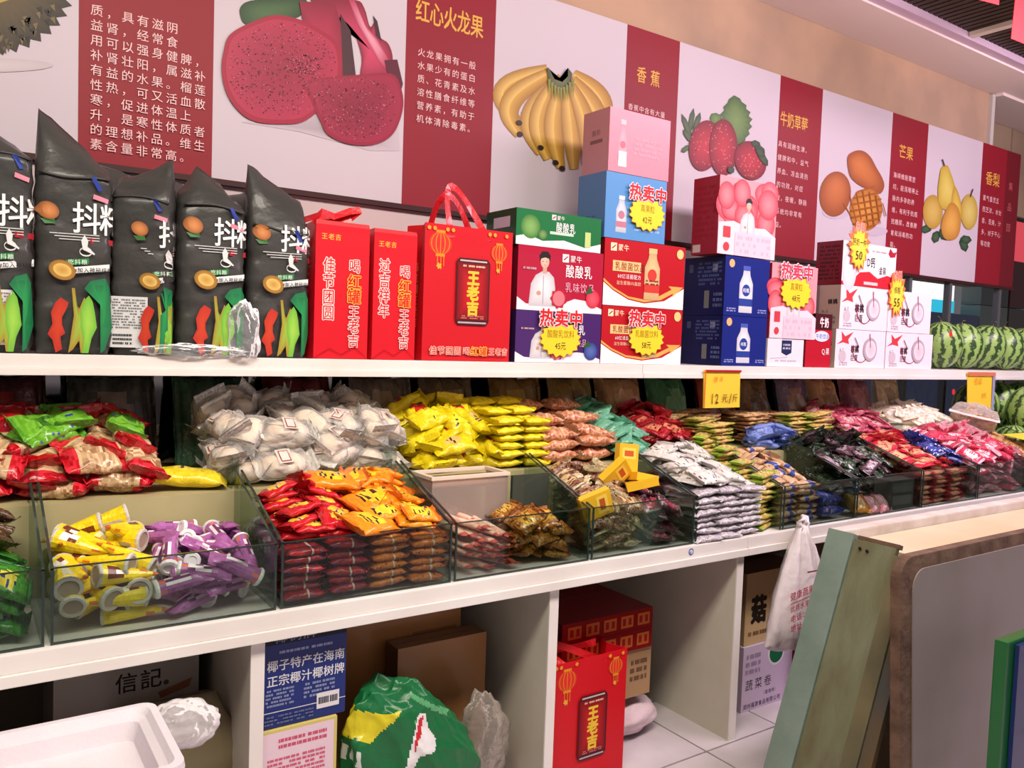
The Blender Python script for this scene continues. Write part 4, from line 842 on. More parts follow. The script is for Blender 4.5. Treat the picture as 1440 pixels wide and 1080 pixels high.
mb.loft(R, (132, 120, 92), caps=True); o = mb.build('paper_sack', M('olive_sack', (128, 116, 88), .7, bump=.4, bscale=14), None, smooth=True); o.location = (.475, 2.13, 0); tag(o, 'olive-brown sack leaning beside the foam tray under the counter', 'sack')
# styrofoam box and its lid tray
def rrect(x0, x1, y0, y1, r, z, n=5):
    out = []
    for cx, cy, a0 in ((x1 - r, y1 - r, 0), (x0 + r, y1 - r, PI / 2), (x0 + r, y0 + r, PI), (x1 - r, y0 + r, 1.5 * PI)):
        for i in range(n + 1): a = a0 + PI / 2 * i / n; out.append(Vector((cx + r * math.cos(a), cy + r * math.sin(a), z)))
    return out
t = thing('foam_box', 'white styrofoam box under the tray at the lower left', 'foam box', (0, 1.75, 0))
mb = MB(); mb.loft([rrect(-.36, .34, -.15, .14, .03, 0), rrect(-.38, .36, -.16, .15, .03, .53), rrect(-.35, .33, -.13, .12, .02, .53), rrect(-.35, .33, -.13, .12, .02, .05)], (244, 238, 242), caps=True); mb.build('box_body', FOAM, t)
t = thing('foam_tray', 'shallow white styrofoam tray at the lower left corner', 'tray', (0, 1.75, .532))
mb = MB(); mb.loft([rrect(-.40, .36, -.145, .155, .03, 0), rrect(-.41, .372, -.157, .167, .03, .075), rrect(-.408, .370, -.155, .165, .03, .088), rrect(-.392, .355, -.140, .150, .025, .088), rrect(-.385, .345, -.130, .140, .025, .076), rrect(-.375, .330, -.118, .124, .02, .070), rrect(-.365, .318, -.108, .112, .02, .035)], (246, 240, 244), caps=True); mb.build('tray_body', FOAM, t, smooth=False)
crumple('clear_bag', 'puffed clear plastic bag end beside the foam tray', 'plastic bag', (.435, 1.93, .50), .075, .05, .05, MG('clear_bag_film', (236, 230, 232), .3, .3, .6, 30), 31, .3, 24)
# section 2
t, f, s = fbox('coconut_drink_box', 'dark blue coconut drink box with large white lettering under the counter', 'box', .640, .860, 1.99, .25, .452, .695, (24, 42, 112), (14, 22, 54), (30, 30, 36))
f.rect(0, .88, 1, 1, (20, 22, 40)); f.text('椰树牌', .12, .95, .12, (120, 124, 150), sx=1.2, bold=.04); f.text('椰子特产在海南', .04, .66, .125, (214, 214, 222), sx=.96, bold=.035, pitch=1.02); f.text('正宗椰汁椰树牌', .04, .50, .125, (214, 214, 222), sx=.96, bold=.035, pitch=1.02)
f.scrib(.18, .77, .82, .82, 1, (150, 160, 200), .9); f.scrib(.03, .22, .36, .42, 5, (130, 140, 180)); f.scrib(.48, .24, .86, .42, 4, (130, 140, 180)); f.rect(0, .165, 1, .175, (200, 200, 210)); f.rect(.64, .10, .92, .27, (220, 216, 220)); f.scrib(.66, .12, .90, .25, 1, (60, 60, 70), .9); f.scrib(0.02, .03, .6, .14, 3, (90, 100, 140)); f.build('front_print', t)
t, f, s = fbox('notice_box', 'white-fronted cardboard box with pink print below the blue box', 'box', .635, .835, 1.98, .28, .0, .450, (226, 200, 212), (200, 180, 110), (210, 190, 110))
f.rect(0, .985, 1, 1, (206, 190, 110)); f.rect(.96, 0, 1, 1, (206, 190, 110)); f.scrib(.22, .88, .86, .95, 2, (200, 80, 110), .9); f.scrib(.08, .66, .84, .84, 7, (206, 90, 120), .85); f.scrib(.12, .60, .6, .64, 1, (120, 100, 110)); f.rect(.42, .40, .48, .56, (170, 150, 150)); f.build('front_print', t)
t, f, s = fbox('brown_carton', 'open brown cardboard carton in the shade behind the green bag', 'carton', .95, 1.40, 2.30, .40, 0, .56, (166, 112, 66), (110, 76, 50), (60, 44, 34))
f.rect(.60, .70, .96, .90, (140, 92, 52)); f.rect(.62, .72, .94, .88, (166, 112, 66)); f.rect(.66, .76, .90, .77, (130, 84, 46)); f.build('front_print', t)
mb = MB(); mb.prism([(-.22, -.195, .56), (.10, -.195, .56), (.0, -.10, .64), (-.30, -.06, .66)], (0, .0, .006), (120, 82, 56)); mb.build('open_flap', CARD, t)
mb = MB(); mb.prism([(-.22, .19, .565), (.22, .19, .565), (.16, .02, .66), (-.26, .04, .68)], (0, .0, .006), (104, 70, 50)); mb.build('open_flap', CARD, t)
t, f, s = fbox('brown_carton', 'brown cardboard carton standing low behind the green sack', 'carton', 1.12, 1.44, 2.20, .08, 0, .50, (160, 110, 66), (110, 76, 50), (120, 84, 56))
def pip(x, y, poly):
    c = False; j = len(poly) - 1
    for i in range(len(poly)):
        xi, yi = poly[i]; xj, yj = poly[j]
        if (yi > y) != (yj > y) and x < (xj - xi) * (y - yi) / (yj - yi) + xi: c = not c
        j = i
    return c
SACKM = MV('woven_plastic', .32, .8, 16, .2)
o = crumple('green_sack', 'crumpled green plastic sack with a yellow star under the counter', 'sack', (1.08, 2.04, 0), .285, .14, .36, SACKM, 12, .55, 120, lambda i, j: (24, 104, 58), freq=2.4, ridge=True)
for v in o.data.vertices: v.co.z *= 1 - .42 * min(1, max(0, v.co.x / .55 + .42)); v.co.y *= .9
def px_poly(pts, Y): return [((q := onY(x, y, Y)).x - 1.08, q.z) for x, y in pts]
star_ = px_poly([(504, 1003), (514, 1015), (547, 1016), (575, 1007), (563, 1021), (544, 1040), (531, 1056), (512, 1052), (488, 1063), (490, 1051), (471, 1039), (496, 1027)], 1.93)
white_ = px_poly([(598, 1013), (608, 1012), (611, 1032), (621, 1045), (618, 1061), (596, 1068), (586, 1090), (574, 1090), (584, 1058)], 1.93)
red_ = px_poly([(600, 1016), (605, 1016), (600, 1040), (594, 1050), (590, 1062), (588, 1056), (594, 1036)], 1.93)
band_ = px_poly([(471, 1070), (522, 1066), (520, 1090), (468, 1094)], 1.93)
cols = o.data.color_attributes['Col'].data
for p_ in o.data.polygons:
    c = p_.center
    if c.y > .02: continue
    col = None
    if pip(c.x, c.z, star_): col = (206, 192, 40)
    elif pip(c.x, c.z, red_): col = (196, 40, 50)
    elif pip(c.x, c.z, white_): col = (226, 222, 224)
    elif pip(c.x, c.z, band_) and int(c.x * 160) % 3: col = (210, 216, 210)
    elif c.z > .36 and c.x > -.02 and math.sin(c.x * 60 + c.z * 90) > .75: col = (90, 160, 110)
    if col:
        for li in p_.loop_indices: cols[li].color = (*lin(col), 1)
o = crumple('plastic_bag', 'grey translucent plastic bag poking out behind the green sack', 'plastic bag', (1.34, 2.05, .10), .07, .04, .13, MG('grey_bag_film', (150, 140, 130), .5, .2, .5, 30), 13, .6, 20)
# section 3
for z0, z1, l in ((.425, .497, 'upper flat red carton with gold lettering lying under the counter'), (.350, .424, 'lower flat red carton with gold lettering lying under the counter')):
    t, f, s = fbox('red_carton', l, 'box', 1.70, 2.12, 2.13, .50, z0, z1, (150, 20, 26), (120, 14, 22), (128, 16, 28))
    for k in range(5): f.rect(.06 + k * .19, .2, .20 + k * .19, .8, (214, 110, 50)); f.rect(.08 + k * .19, .32, .18 + k * .19, .68, (170, 30, 30)); f.rect(.115 + k * .19, .25, .145 + k * .19, .75, (214, 110, 50))
    f.build('front_print', t); s.text('王老吉', .2, .5, .6, (190, 70, 60), bold=.02, sx=1.4); s.build('side_print', t)
t, f, s = fbox('brown_carton', 'brown cardboard carton with black and red lettering under the red cartons', 'carton', 1.62, 2.13, 2.14, .52, .17, .349, (176, 140, 104), (120, 92, 70), (120, 80, 66))
f.text('品名:', .48, .80, .20, (60, 40, 36), bold=.05, sx=.8); f.text('酒', .62, .80, .20, (200, 50, 50), bold=.04); f.rect(.42, .15, .72, .55, (120, 84, 64)); f.rect(.43, .17, .71, .53, (176, 140, 104)); f.scrib(.44, .2, .7, .5, 3, (100, 70, 60)); f.scrib(.80, .3, .96, .8, 3, (110, 80, 66)); f.rect(.42, .62, .7, .64, (100, 70, 60)); f.build('front_print', t)
t, f, s = fbox('black_crate', 'small black crate behind the red gift bag on the floor', 'crate', 1.70, 1.925, 2.08, .2, 0, .165, (34, 32, 32), (22, 20, 20), (30, 28, 28))
o = crumple('white_cloth', 'pinkish white folded cloth under the brown carton', 'cloth', (2.07, 2.22, 0), .19, .12, .085, M('pink_white_cloth', (222, 198, 206), .7, bump=.5, bscale=18), 17, .35, 40, ridge=True, freq=2.4)
t, f, s = gift_bag((1.722, 2.0 + .075, 0), .315, .43, .15, 'red gift bag showing a can, standing on the floor below the counter')
lantern(f, .19, .86, .125, .10); lantern(f, .84, .88, .10, .08)
for x in (.04, .1, .30, .75, .93): f.ell(x, .975, .02, .02, (226, 150, 50))
can_print(f, .54, .46, .385, .50); f.text('佳节团圆', .07, .075, .064, (214, 20, 34), bold=.02, outline=(244, 220, 200)); f.build('front_print', t)
mb = MB(); handle(mb, (-.085, -.074, .40), (.06, -.074, .40), (-.10, .04, .455), .024); handle(mb, (-.085, .07, .41), (.08, .07, .41), (.05, -.02, .45), .024); mb.build('ribbon_handle', MATS['ribbon'], t)
# section 4
t, f, s = fbox('mushroom_box', 'yellow-brown cardboard box with a large black character, behind the hanging bag', 'box', 2.60, 2.96, 2.10, .40, .268, .56, (206, 176, 130), (150, 120, 86), (110, 84, 62))
f.text('菇', .10, .48, .40, (40, 32, 26), bold=.05, sx=.8); f.text('菇', .55, .48, .40, (40, 32, 26), bold=.05, sx=.8); f.scrib(.05, .1, .4, .2, 1, (120, 90, 60)); f.build('front_print', t)
t, f, s = fbox('vegetable_roll_box', 'white carton lettered with black characters and a green disc, on the floor', 'box', 2.59, 2.90, 2.09, .40, 0, .266, (216, 196, 222), (170, 150, 170), (200, 190, 200))
f.ell(.66, .80, .17, .17, (236, 232, 236)); f.ell(.66, .80, .14, .14, (20, 110, 70)); f.text('蔬菜卷', .06, .40, .18, (60, 50, 66), sx=1.0, bold=-.005, pitch=1.2); f.text('（香香味）', .40, .22, .07, (110, 100, 120)); f.text('郑州福源食品有限公司', .04, .08, .085, (60, 50, 66), sx=.95); f.scrib(.05, .55, .34, .9, 3, (170, 150, 180)); f.build('front_print', t)
t, f, s = fbox('orange_packet_box', 'orange and red box beside the white carton, partly behind the teal board', 'box', 2.91, 3.2, 2.06, .3, 0, .30, (206, 70, 40), (150, 50, 30), (190, 80, 50)); f.ell(.15, .7, .12, .12, (240, 150, 60), (226, 90, 40)); f.build('front_print', t)
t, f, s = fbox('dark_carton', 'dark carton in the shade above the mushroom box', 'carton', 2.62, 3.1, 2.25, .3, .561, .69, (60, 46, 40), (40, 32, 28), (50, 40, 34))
# hanging carrier bag
t = thing('carrier_bag', 'thin white carrier bag with red print, hanging from the counter edge', 'carrier bag', (2.665, 1.905, .33))
mb = MB(); R = []
prof = [(0, .15, .015, -.03), (.01, .165, .035, -.03), (.10, .158, .045, -.02), (.20, .14, .05, -.01), (.30, .105, .045, .0), (.38, .065, .035, .0), (.43, .032, .022, -.004), (.46, .022, .016, -.002)]
for z, w, d, dx in prof:
    R.append([Vector((w * math.cos(a) * (1 + .05 * math.sin(a * 7 + z * 20)) + dx + (.02 * (1 - z / .46)), d * math.sin(a) * (1 + .35 * math.sin(a * 9 + z * 14)), z + (.018 * math.sin(a * 2 + 1) if z < .02 else 0))) for a in [2 * PI * j / 48 for j in range(48)]])
mb.loft(R, (240, 234, 236), caps=True)
BAGP = M('thin_white_plastic', (240, 228, 232), .35, bump=.5, bscale=22); BAGP.node_tree.nodes['Principled BSDF'].inputs['Alpha'].default_value = .88
mb.build('bag_body', BAGP, t, smooth=True)
mb = MB(); mb.tube([(-.012, 0, .45), (-.03, -.005, .475), (-.008, -.01, .492), (.006, -.008, .47), (.0, 0, .45)], .010, (240, 236, 238), 8); mb.tube([(.01, 0, .45), (.03, .0, .465), (.035, .01, .485), (.012, .012, .49)], .010, (240, 236, 238), 8); mb.tube([(-.02, 0, .452), (.02, 0, .458)], .016, (240, 236, 238), 8); mb.build('knotted_handle', BAGP, t, smooth=True)
P = Pr((-.115, -.062, .06), (1, 0, .12), (-.06, 0, 1), (0, -1, 0), .26, .26, .0006)
P.text('健康蔬果专卖', -.05, .62, .13, (170, 30, 60), bold=.03, pitch=1.05); P.line((-.05, .52), (1.0, .52), .012, (170, 30, 60)); P.text('优质水果优惠价', -.05, .44, .10, (170, 30, 60), bold=.03); P.text('电话：来电', -.05, .30, .12, (170, 30, 60), bold=.03); P.text('地址：市场', -.05, .16, .12, (170, 30, 60), bold=.02); P.line((.30, .90), (.75, .84), .02, (120, 20, 50)); P.build('red_print', t)

# ------------------------------------------------------------------ boards in the right foreground
TEAL = M('worn_teal_paint', (128, 146, 138), .55, bump=.15, bscale=30, var=(108, 128, 116), vscale=5, detail=6)
OLIV = M('worn_green_paint', (118, 124, 100), .6, bump=.2, bscale=22, var=(100, 96, 70), vscale=3.5, stretch=(3, 3, .7), detail=7)
WORN = M('chipped_brown_wood', (112, 88, 72), .7, bump=.5, bscale=30, var=(84, 62, 50), vscale=14, detail=6)
def plank(name, parent, pts, nvec, mat): mb = MB(); mb.prism(pts, nvec); return mb.build(name, mat, parent, bevel=.002)
th = math.atan2(.32, .87)  # how far the boards lean
t = thing('leaning_door', 'worn teal and green panelled board leaning in the right foreground', 'board', (2.052, 1.60, 0))
def LP(y, s, off=0): return Vector((.325 * s + off * math.cos(th), y, s * .875 - off * math.sin(th)))   # s: share of the way up the lean
plank('edge_stile', t, [LP(0, 0), LP(0, 1), LP(-.092, 1), LP(-.092, 0)], (.030, 0, -.011), TEAL)
plank('middle_panel', t, [LP(-.094, 0, .006), LP(-.094, .985, .006), LP(-.235, .985, .006), LP(-.235, 0, .006)], (.018, 0, -.007), OLIV)
plank('front_stile', t, [LP(-.237, 0), LP(-.237, .96), LP(-.285, .96), LP(-.285, 0)], (.030, 0, -.011), M('olive_stile', (112, 104, 76), .6, bump=.3, bscale=20, var=(86, 84, 66), vscale=4, detail=6))
plank('rear_panel', t, [LP(-.287, 0, .005), LP(-.287, .93, .005), LP(-.325, .93, .005), LP(-.325, 0, .005)], (.02, 0, -.008), M('dark_bluish_board', (70, 74, 76), .6, bump=.2, bscale=20, var=(96, 78, 50), vscale=3.5))
plank('top_batten', t, [LP(-.10, .985, .012), LP(-.10, 1.0, .012), LP(-.24, 1.0, .012), LP(-.24, .985, .012)], (.02, 0, -.007), WORN)
mb = MB()
for y, s_ in ((-.125, .955), (-.150, .952)):
    p = LP(y, s_, -.001)
    mb.loft([[p + Vector((0, .006 * math.cos(a), .006 * math.sin(a))) for a in [2 * PI * j / 10 for j in range(10)]], [p + Vector((-.0015, .005 * math.cos(a), .005 * math.sin(a))) for a in [2 * PI * j / 10 for j in range(10)]]], (30, 26, 22), caps=True)
mb.build('screw', INK, t)
t = thing('worktop', 'cream worktop with a raised white rear edge behind the grey board', 'worktop', (2.42, 1.30, 0))
mb = MB(); mb.box(.02, 2.6, -.02, .26, .81, .835); mb.build('top_sheet', M('cream_sheet', (216, 196, 166), .35, var=(206, 184, 150), vscale=3), t, bevel=.003)
mb = MB(); mb.box(-.02, 2.6, .262, .315, .80, .868); mb.build('rear_rim', M('white_worn_rim', (214, 206, 200), .5, bump=.2, bscale=30, var=(190, 178, 168), vscale=7, detail=6), t, bevel=.006)
mb = MB(); mb.box(.05, 2.5, 0, .24, .04, .805); mb.build('cabinet_body', OLIV, t)
t = thing('grey_table_top', 'large grey table top with worn brown rounded rim standing on edge', 'table top', (2.17, 1.18, 0))
def rr2(x0, x1, z0, z1, r, n=7):
    out = [Vector((x0, 0, z0)), Vector((x1, 0, z0)), Vector((x1, 0, z1))]
    for i in range(n + 1): a = PI / 2 + PI / 2 * i / n; out.append(Vector((x0 + r + r * math.cos(a), 0, z1 - r + r * math.sin(a))))
    return out
def lean(pts, dy): return [Vector((p.x, p.y + dy - .0 + .06 * p.z, p.z)) for p in pts]
mb = MB(); mb.prism(lean(rr2(0, 1.6, 0, .885, .07), 0), (0, .03, 0)); mb.build('worn_rim', WORN, t, bevel=.003)
mb = MB(); mb.prism(lean(rr2(.060, 1.58, 0, .845, .06), -.004), (0, .006, 0)); mb.build('grey_face', M('scuffed_grey_laminate', (134, 124, 122), .42, bump=.08, bscale=8, var=(118, 108, 100), vscale=2.2, detail=8), t)
t = thing('green_crate', 'green box edge with a blue side at the right edge of the picture', 'crate', (2.07, .90, 0))
mb = MB(); mb.box(0, .5, 0, .03, .2, .775, (20, 96, 44)); mb.build('green_side', MV('green_plastic', .3, .05, 20, .3), t, bevel=.004, weld=True)
mb = MB(); mb.box(.035, .5, -.012, -.002, .2, .765, (30, 44, 96)); mb.build('blue_side', MATS['green_plastic'], t)
# hanging red flags at the upper right
for i, (pts, l) in enumerate((([(1376, -60), (1406, -60), (1405, 7), (1378, 0)], 'small red hanging flag tip at the top right'), ([(1434, -60), (1500, -60), (1500, 86), (1422, 54)], 'bright red hanging flag in the top right corner'))):
    Y = 1.9; q = [onY(px, py, Y) for px, py in pts]; t = thing('hanging_flag', l, 'flag', (q[0].x, Y, q[2].z)); mb = MB(); mb.prism([p - Vector((q[0].x, Y, q[2].z)) for p in q], (0, .002, 0)); mb.build('flag_cloth', M('red_flag_cloth', (232, 52, 62), .6), t)
    mb = MB(); o_ = q[0] - Vector((q[0].x, Y, q[2].z)); top = q[1] - Vector((q[0].x, Y, q[2].z)); mb.tube([o_ + Vector((0, 0, 0)), top], .004, (60, 50, 50), 6); mb.tube([(o_ + top) / 2, (o_ + top) / 2 + Vector((0, 0, max(.05, 3.33 - q[0].z)))], .002, (60, 50, 50), 5); mb.build('flag_rod', INK, t)

# ------------------------------------------------------------------ sweets: one mesh of each kind, then copies
def pillow(name, L, Wd, T, colfn, seed=0, mat=None, nu=22, nv=20, crimp=.10, wr=.0016, e=.5, bend=0):
    rr = random.Random(seed); ph = [rr.uniform(0, 6.3) for _ in range(8)]; mb = MB(); R = []
    us = [-1, -1 + crimp * .5, -1 + crimp] + [-1 + crimp + (2 - 2 * crimp) * k / nu for k in range(1, nu)] + [1 - crimp, 1 - crimp * .5, 1]
    for u in us:
        a = (abs(u)) / (1 - crimp); body = max(0., 1 - min(1, a) ** 3.2) ** .5
        w = Wd / 2 * (.93 + .07 * (1 - body)) ; tt = T / 2 * body + .0006; row = []
        for j in range(nv):
            t = 2 * PI * j / nv; cx, cz = math.copysign(abs(math.cos(t)) ** .8, math.cos(t)), math.sin(t)
            zz = tt * cz + wr * body * (math.sin(u * 9 + ph[0] + cx * 3) + math.sin(cx * 8 + ph[1] - u * 6)) * (1 if cz > 0 else .4) + bend * u * u
            if body < .02: zz += .0012 * math.sin(cx * 16 + ph[2]) + (.35 * T * math.sin(ph[3]) * (abs(u) - 1 + crimp) / crimp)
            row.append(Vector((u * L / 2 + (.0012 * (1 if j % 2 else -1) if abs(u) == 1 else 0), cx * w, zz)))
        R.append(row)
    n = len(us)
    def cf(i, j):
        t = 2 * PI * (j + .5) / nv; return colfn((us[min(i, n - 1)] + us[min(i + 1, n - 1)]) / 2, math.cos(t), math.sin(t) > 0, i, j)
    mb.loft(R, colfn=cf, caps=True); me = mb.mesh(name, mat or FOIL, smooth=True); return me
def jit(c, rr, a=14): k = rr.randint(-a, a); return tuple(max(0, min(255, x + k)) for x in c)
def design(base, label=None, ink=None, end=None, seed=0, spots=0, endw=.8, lw=(.5, .7), stripe=None, bottom=None, jitter=10):
    rr = random.Random(seed)
    def fn(u, v, top, i, j):
        if end and abs(u) > endw: return jit(end, rr, jitter)
        if stripe and abs(u - stripe[0]) < stripe[1]: return jit(stripe[2], rr, jitter)
        if label and top and (u / lw[0]) ** 2 + (v / lw[1]) ** 2 < 1:
            if ink and rr.random() < .14: return jit(ink, rr, jitter)
            return jit(label, rr, jitter)
        if bottom and not top: return jit(bottom, rr, jitter)
        if spots and ink and rr.random() < spots: return jit(ink, rr, jitter)
        return jit(base, rr, jitter)
    return fn
def hf_new(x0, x1, y0, y1, f, res=.01):
    nx, ny = int((x1 - x0) / res) + 1, int((y1 - y0) / res) + 1
    return dict(x0=x0, y0=y0, r=res, nx=nx, ny=ny, h=np.array([[f(x0 + i * res, y0 + j * res) for j in range(ny)] for i in range(nx)], float))
POS = ['far left', 'left', 'middle', 'right', 'far right']; LAY = ['low', 'halfway up', 'near the top']
def wherein(x, y, z, R, zr):
    a = POS[min(4, int(5 * (x - R[0]) / max(1e-6, R[1] - R[0])))]; b = ('front', 'centre', 'back')[min(2, int(3 * (y - R[2]) / max(1e-6, R[3] - R[2])))]
    return a, b
def pile(name, meshes, n, H, reg, target, dims, label, cat, group, tilt=.5, yaw=None, parts=None, clampx=None, seed=0, fill=.45):
    rr = random.Random(seed); L, Wd, T = dims; x0, x1, y0, y1 = reg; done = 0; goal = target
    i0, i1 = max(0, int((x0 - H['x0']) / H['r'])), int((x1 - H['x0']) / H['r']); j0, j1 = max(0, int((y0 - H['y0']) / H['r'])), int((y1 - H['y0']) / H['r'])
    low = float(H['h'][i0:i1, j0:j1].min()); rise = max(goal(x, y) for x in (x0, x1) for y in (y0, y1)) - low; n = int(n * 2.2)
    for k in range(n):
        cap = low + T * .95 + rise * 1.25 * k / n
        def target(x, y, cap=cap): return min(goal(x, y), cap)
        best = None
        for q in range(9):
            ya = rr.uniform(-PI, PI) if yaw is None else rr.gauss(yaw[0], yaw[1]) + (PI if rr.random() < .5 else 0)
            ex, ey = abs(math.cos(ya)) * L / 2 + abs(math.sin(ya)) * Wd / 2, abs(math.sin(ya)) * L / 2 + abs(math.cos(ya)) * Wd / 2
            if x1 - x0 < 2 * ex or y1 - y0 < 2 * ey: ex = min(ex, (x1 - x0) / 2); ey = min(ey, (y1 - y0) / 2)
            x, y = rr.uniform(x0 + ex, x1 - ex), rr.uniform(y0 + ey, y1 - ey)
            i, j = int((x - H['x0']) / H['r']), int((y - H['y0']) / H['r'])
            if not (0 <= i < H['nx'] and 0 <= j < H['ny']): continue
            d = H['h'][i, j] - target(x, y)
            if best is None or d < best[0]: best = (d, x, y, ya)
        if best is None or best[0] > -T * .45: continue
        d, x, y, ya = best; c, s = math.cos(ya), math.sin(ya); A = []; B = []; cells = []
        for a in (-1, -.6, -.3, 0, .3, .6, 1):
            for b in (-.9, -.45, 0, .45, .9):
                px, py = x + c * a * L / 2 - s * b * Wd / 2, y + s * a * L / 2 + c * b * Wd / 2
                i, j = int(round((px - H['x0']) / H['r'])), int(round((py - H['y0']) / H['r']))
                if 0 <= i < H['nx'] and 0 <= j < H['ny']: A.append((a * L / 2, b * Wd / 2, 1)); B.append(H['h'][i, j]); cells.append((i, j, len(A) - 1))
        if len(A) < 8: continue
        A = np.array(A); B = np.array(B); sol, *_ = np.linalg.lstsq(A, B, rcond=None)
        gx, gy = max(-tilt, min(tilt, sol[0])), max(-tilt, min(tilt, sol[1])); base = (B - A[:, 0] * gx - A[:, 1] * gy); z = np.percentile(base, 78) + T * fill
        if z > target(x, y) + T * (.55 if cap < goal(x, y) else .9): continue
        for i, j, m in cells: H['h'][i, j] = max(H['h'][i, j], z + A[m, 0] * gx + A[m, 1] * gy + T * (fill - .08))
        o = link(name, rr.choice(meshes)); up = rr.random() < .88
        Mx = Matrix.Rotation(ya, 4, 'Z') @ Matrix.Rotation(-math.atan(gx) + rr.gauss(0, .05), 4, 'Y') @ Matrix.Rotation(math.atan(gy) + rr.gauss(0, .05), 4, 'X') @ (Matrix.Identity(4) if up else Matrix.Rotation(PI, 4, 'X'))
        o.matrix_world = Matrix.Translation((x, y, z)) @ Mx; sc = rr.uniform(.93, 1.06); o.scale = (sc, sc, sc)
        a_, b_ = wherein(x, y, z, reg, None); lb_ = label % (a_ + ' ' + b_); sf_ = ' in the top layer' if z > goal(x, y) - T * .9 else ' in a lower layer'
        if len((lb_ + sf_).split()) > 16: sf_ = ' on top' if 'top' in sf_ else ' lower down'
        if len((lb_ + sf_).split()) > 16: lb_ = label.split('%s')[0] + a_ + ' ' + b_
        tag(o, lb_ + sf_, cat, group)
        for pn, pm in (parts or []): link(pn, pm, o)
        done += 1
    return done
def stack(name, meshes, cols, rows, label, cat, group, x0, dx, ys, z0, dz, rz=0, jx=.004, jy=.006, jr=.06, seed=0, tiltx=0., tilty=0., dxz=0., dyz=0., pick=None):
    rr = random.Random(seed)
    for yi, y in enumerate(ys):
        for c in range(cols):
            nr = rows(c, yi) if callable(rows) else rows
            for r in range(nr):
                me = pick(c, r, rr) if pick else rr.choice(meshes); o = link(name, me)
                o.location = (x0 + c * dx + rr.gauss(0, jx) + dxz * r, y + rr.gauss(0, jy) + dyz * r, z0 + r * dz + rr.gauss(0, dz * .08)); o.rotation_euler = (tiltx + rr.gauss(0, .04), tilty + rr.gauss(0, .05), rz + rr.gauss(0, jr))
                tag(o, label % ('%s, %s' % (LAY[min(2, 3 * r // nr)], ('front row' if yi == 0 else 'row ' + ['', 'two', 'three', 'four'][yi])) + (', column %s' % ['one', 'two', 'three', 'four', 'five', 'six', 'seven', 'eight'][c % 8] if cols > 1 else '')), cat, group)
def lathe(prof, seg, colfn, name, mat, cap=True):
    mb = MB(); mb.loft([[Vector((x, r * math.cos(2 * PI * j / seg), r * math.sin(2 * PI * j / seg) * (f if (f := sq) else 1))) for j in range(seg)] for x, r, sq in prof], colfn=colfn, caps=cap); return mb.mesh(name, mat, smooth=False)
F0_ = CT + .006
tgt_front = lambda x, y: .905 + .36 * max(0, y - 2.05)
tgt_low = lambda x, y: .872 + .22 * max(0, y - 2.05)
# bin 2: yellow cones and purple tubes
rr = random.Random(1)
YL, YD = (244, 214, 30), (210, 160, 20)
def conecol(seed):
    r2 = random.Random(seed)
    def fn(i, j):
        if i < 1: return (206, 110, 40)
        if 5 <= i <= 6 and j % 14 in (1, 2, 3): return (250, 248, 240) if r2.random() < .6 else (120, 60, 40)
        if 3 <= i <= 6 and j % 14 in (8, 9): return (206, 200, 190)
        if i == 2 and r2.random() < .4: return (230, 120, 50)
        return jit(YL, r2, 10)
    return fn
cone_me = [lathe([(-.085, .003, .4), (-.07, .006, 1), (-.055, .009, 1), (-.035, .013, 1), (-.015, .017, 1), (.005, .0205, 1), (.025, .0235, 1), (.045, .027, 1), (.058, .0285, 1)], 14, conecol(s), 'cone_wrapper', FOIL) for s in range(3)]
cap_me = lathe([(.057, .0295, 1), (.061, .030, 1), (.064, .028, 1), (.0645, .022, 1), (.062, .019, 1), (.0615, .008, 1)], 14, lambda i, j: (206, 200, 192) if i < 3 else (170, 150, 132), 'clear_cap', INK)
PU = (172, 100, 166)
def tubecol(seed):
    r2 = random.Random(seed)
    def fn(i, j):
        if 4 <= i <= 6 and j in (2, 3, 4, 5): return (244, 236, 244) if r2.random() < .55 else (120, 50, 110)
        if i == 7 and j % 3 == 0: return (226, 120, 80)
        if 3 <= i <= 5 and j in (9, 10): return (226, 216, 226)
        return jit(PU, r2, 12)
    return fn
tube_me = [lathe([(-.070, .021, .08), (-.060, .021, .12), (-.048, .019, .5), (-.035, .018, .9), (-.02, .0175, 1), (0, .0175, 1), (.018, .0175, 1), (.036, .018, 1), (.052, .0185, 1)], 14, tubecol(s), 'tube_wrapper', FOIL) for s in range(3)]
tcap = lathe([(.0515, .022, 1), (.056, .0225, 1), (.060, .020, 1), (.0605, .013, 1), (.058, .011, 1), (.058, .004, 1)], 14, lambda i, j: (244, 242, 246), 'white_cap', INK)
H = hf_new(.172, .660, 1.972, 2.32, lambda x, y: F0_ if y < 2.2 else max(F0_, tgt_low(x, y) - .10))
pile('cone_sweet', cone_me, 330, H, (.176, .42, 1.974, 2.318), lambda x, y: tgt_low(x, y) - .01 - .06 * max(0, x - .3), (.14, .052, .048), 'yellow cone-shaped sweet with a clear cap, heaped at the %s', 'sweet', 'yellow cone sweets in the left bin', .6, parts=[('clear_cap', cap_me)], seed=2)
pile('tube_sweet', tube_me, 420, H, (.37, .656, 1.974, 2.318), lambda x, y: tgt_low(x, y) - .025 + (.0 if x > .44 else -.05), (.125, .042, .038), 'purple sweet tube with a round white cap, heaped at the %s', 'sweet', 'purple tube sweets in the left bin', .6, parts=[('white_cap', tcap)], seed=3)
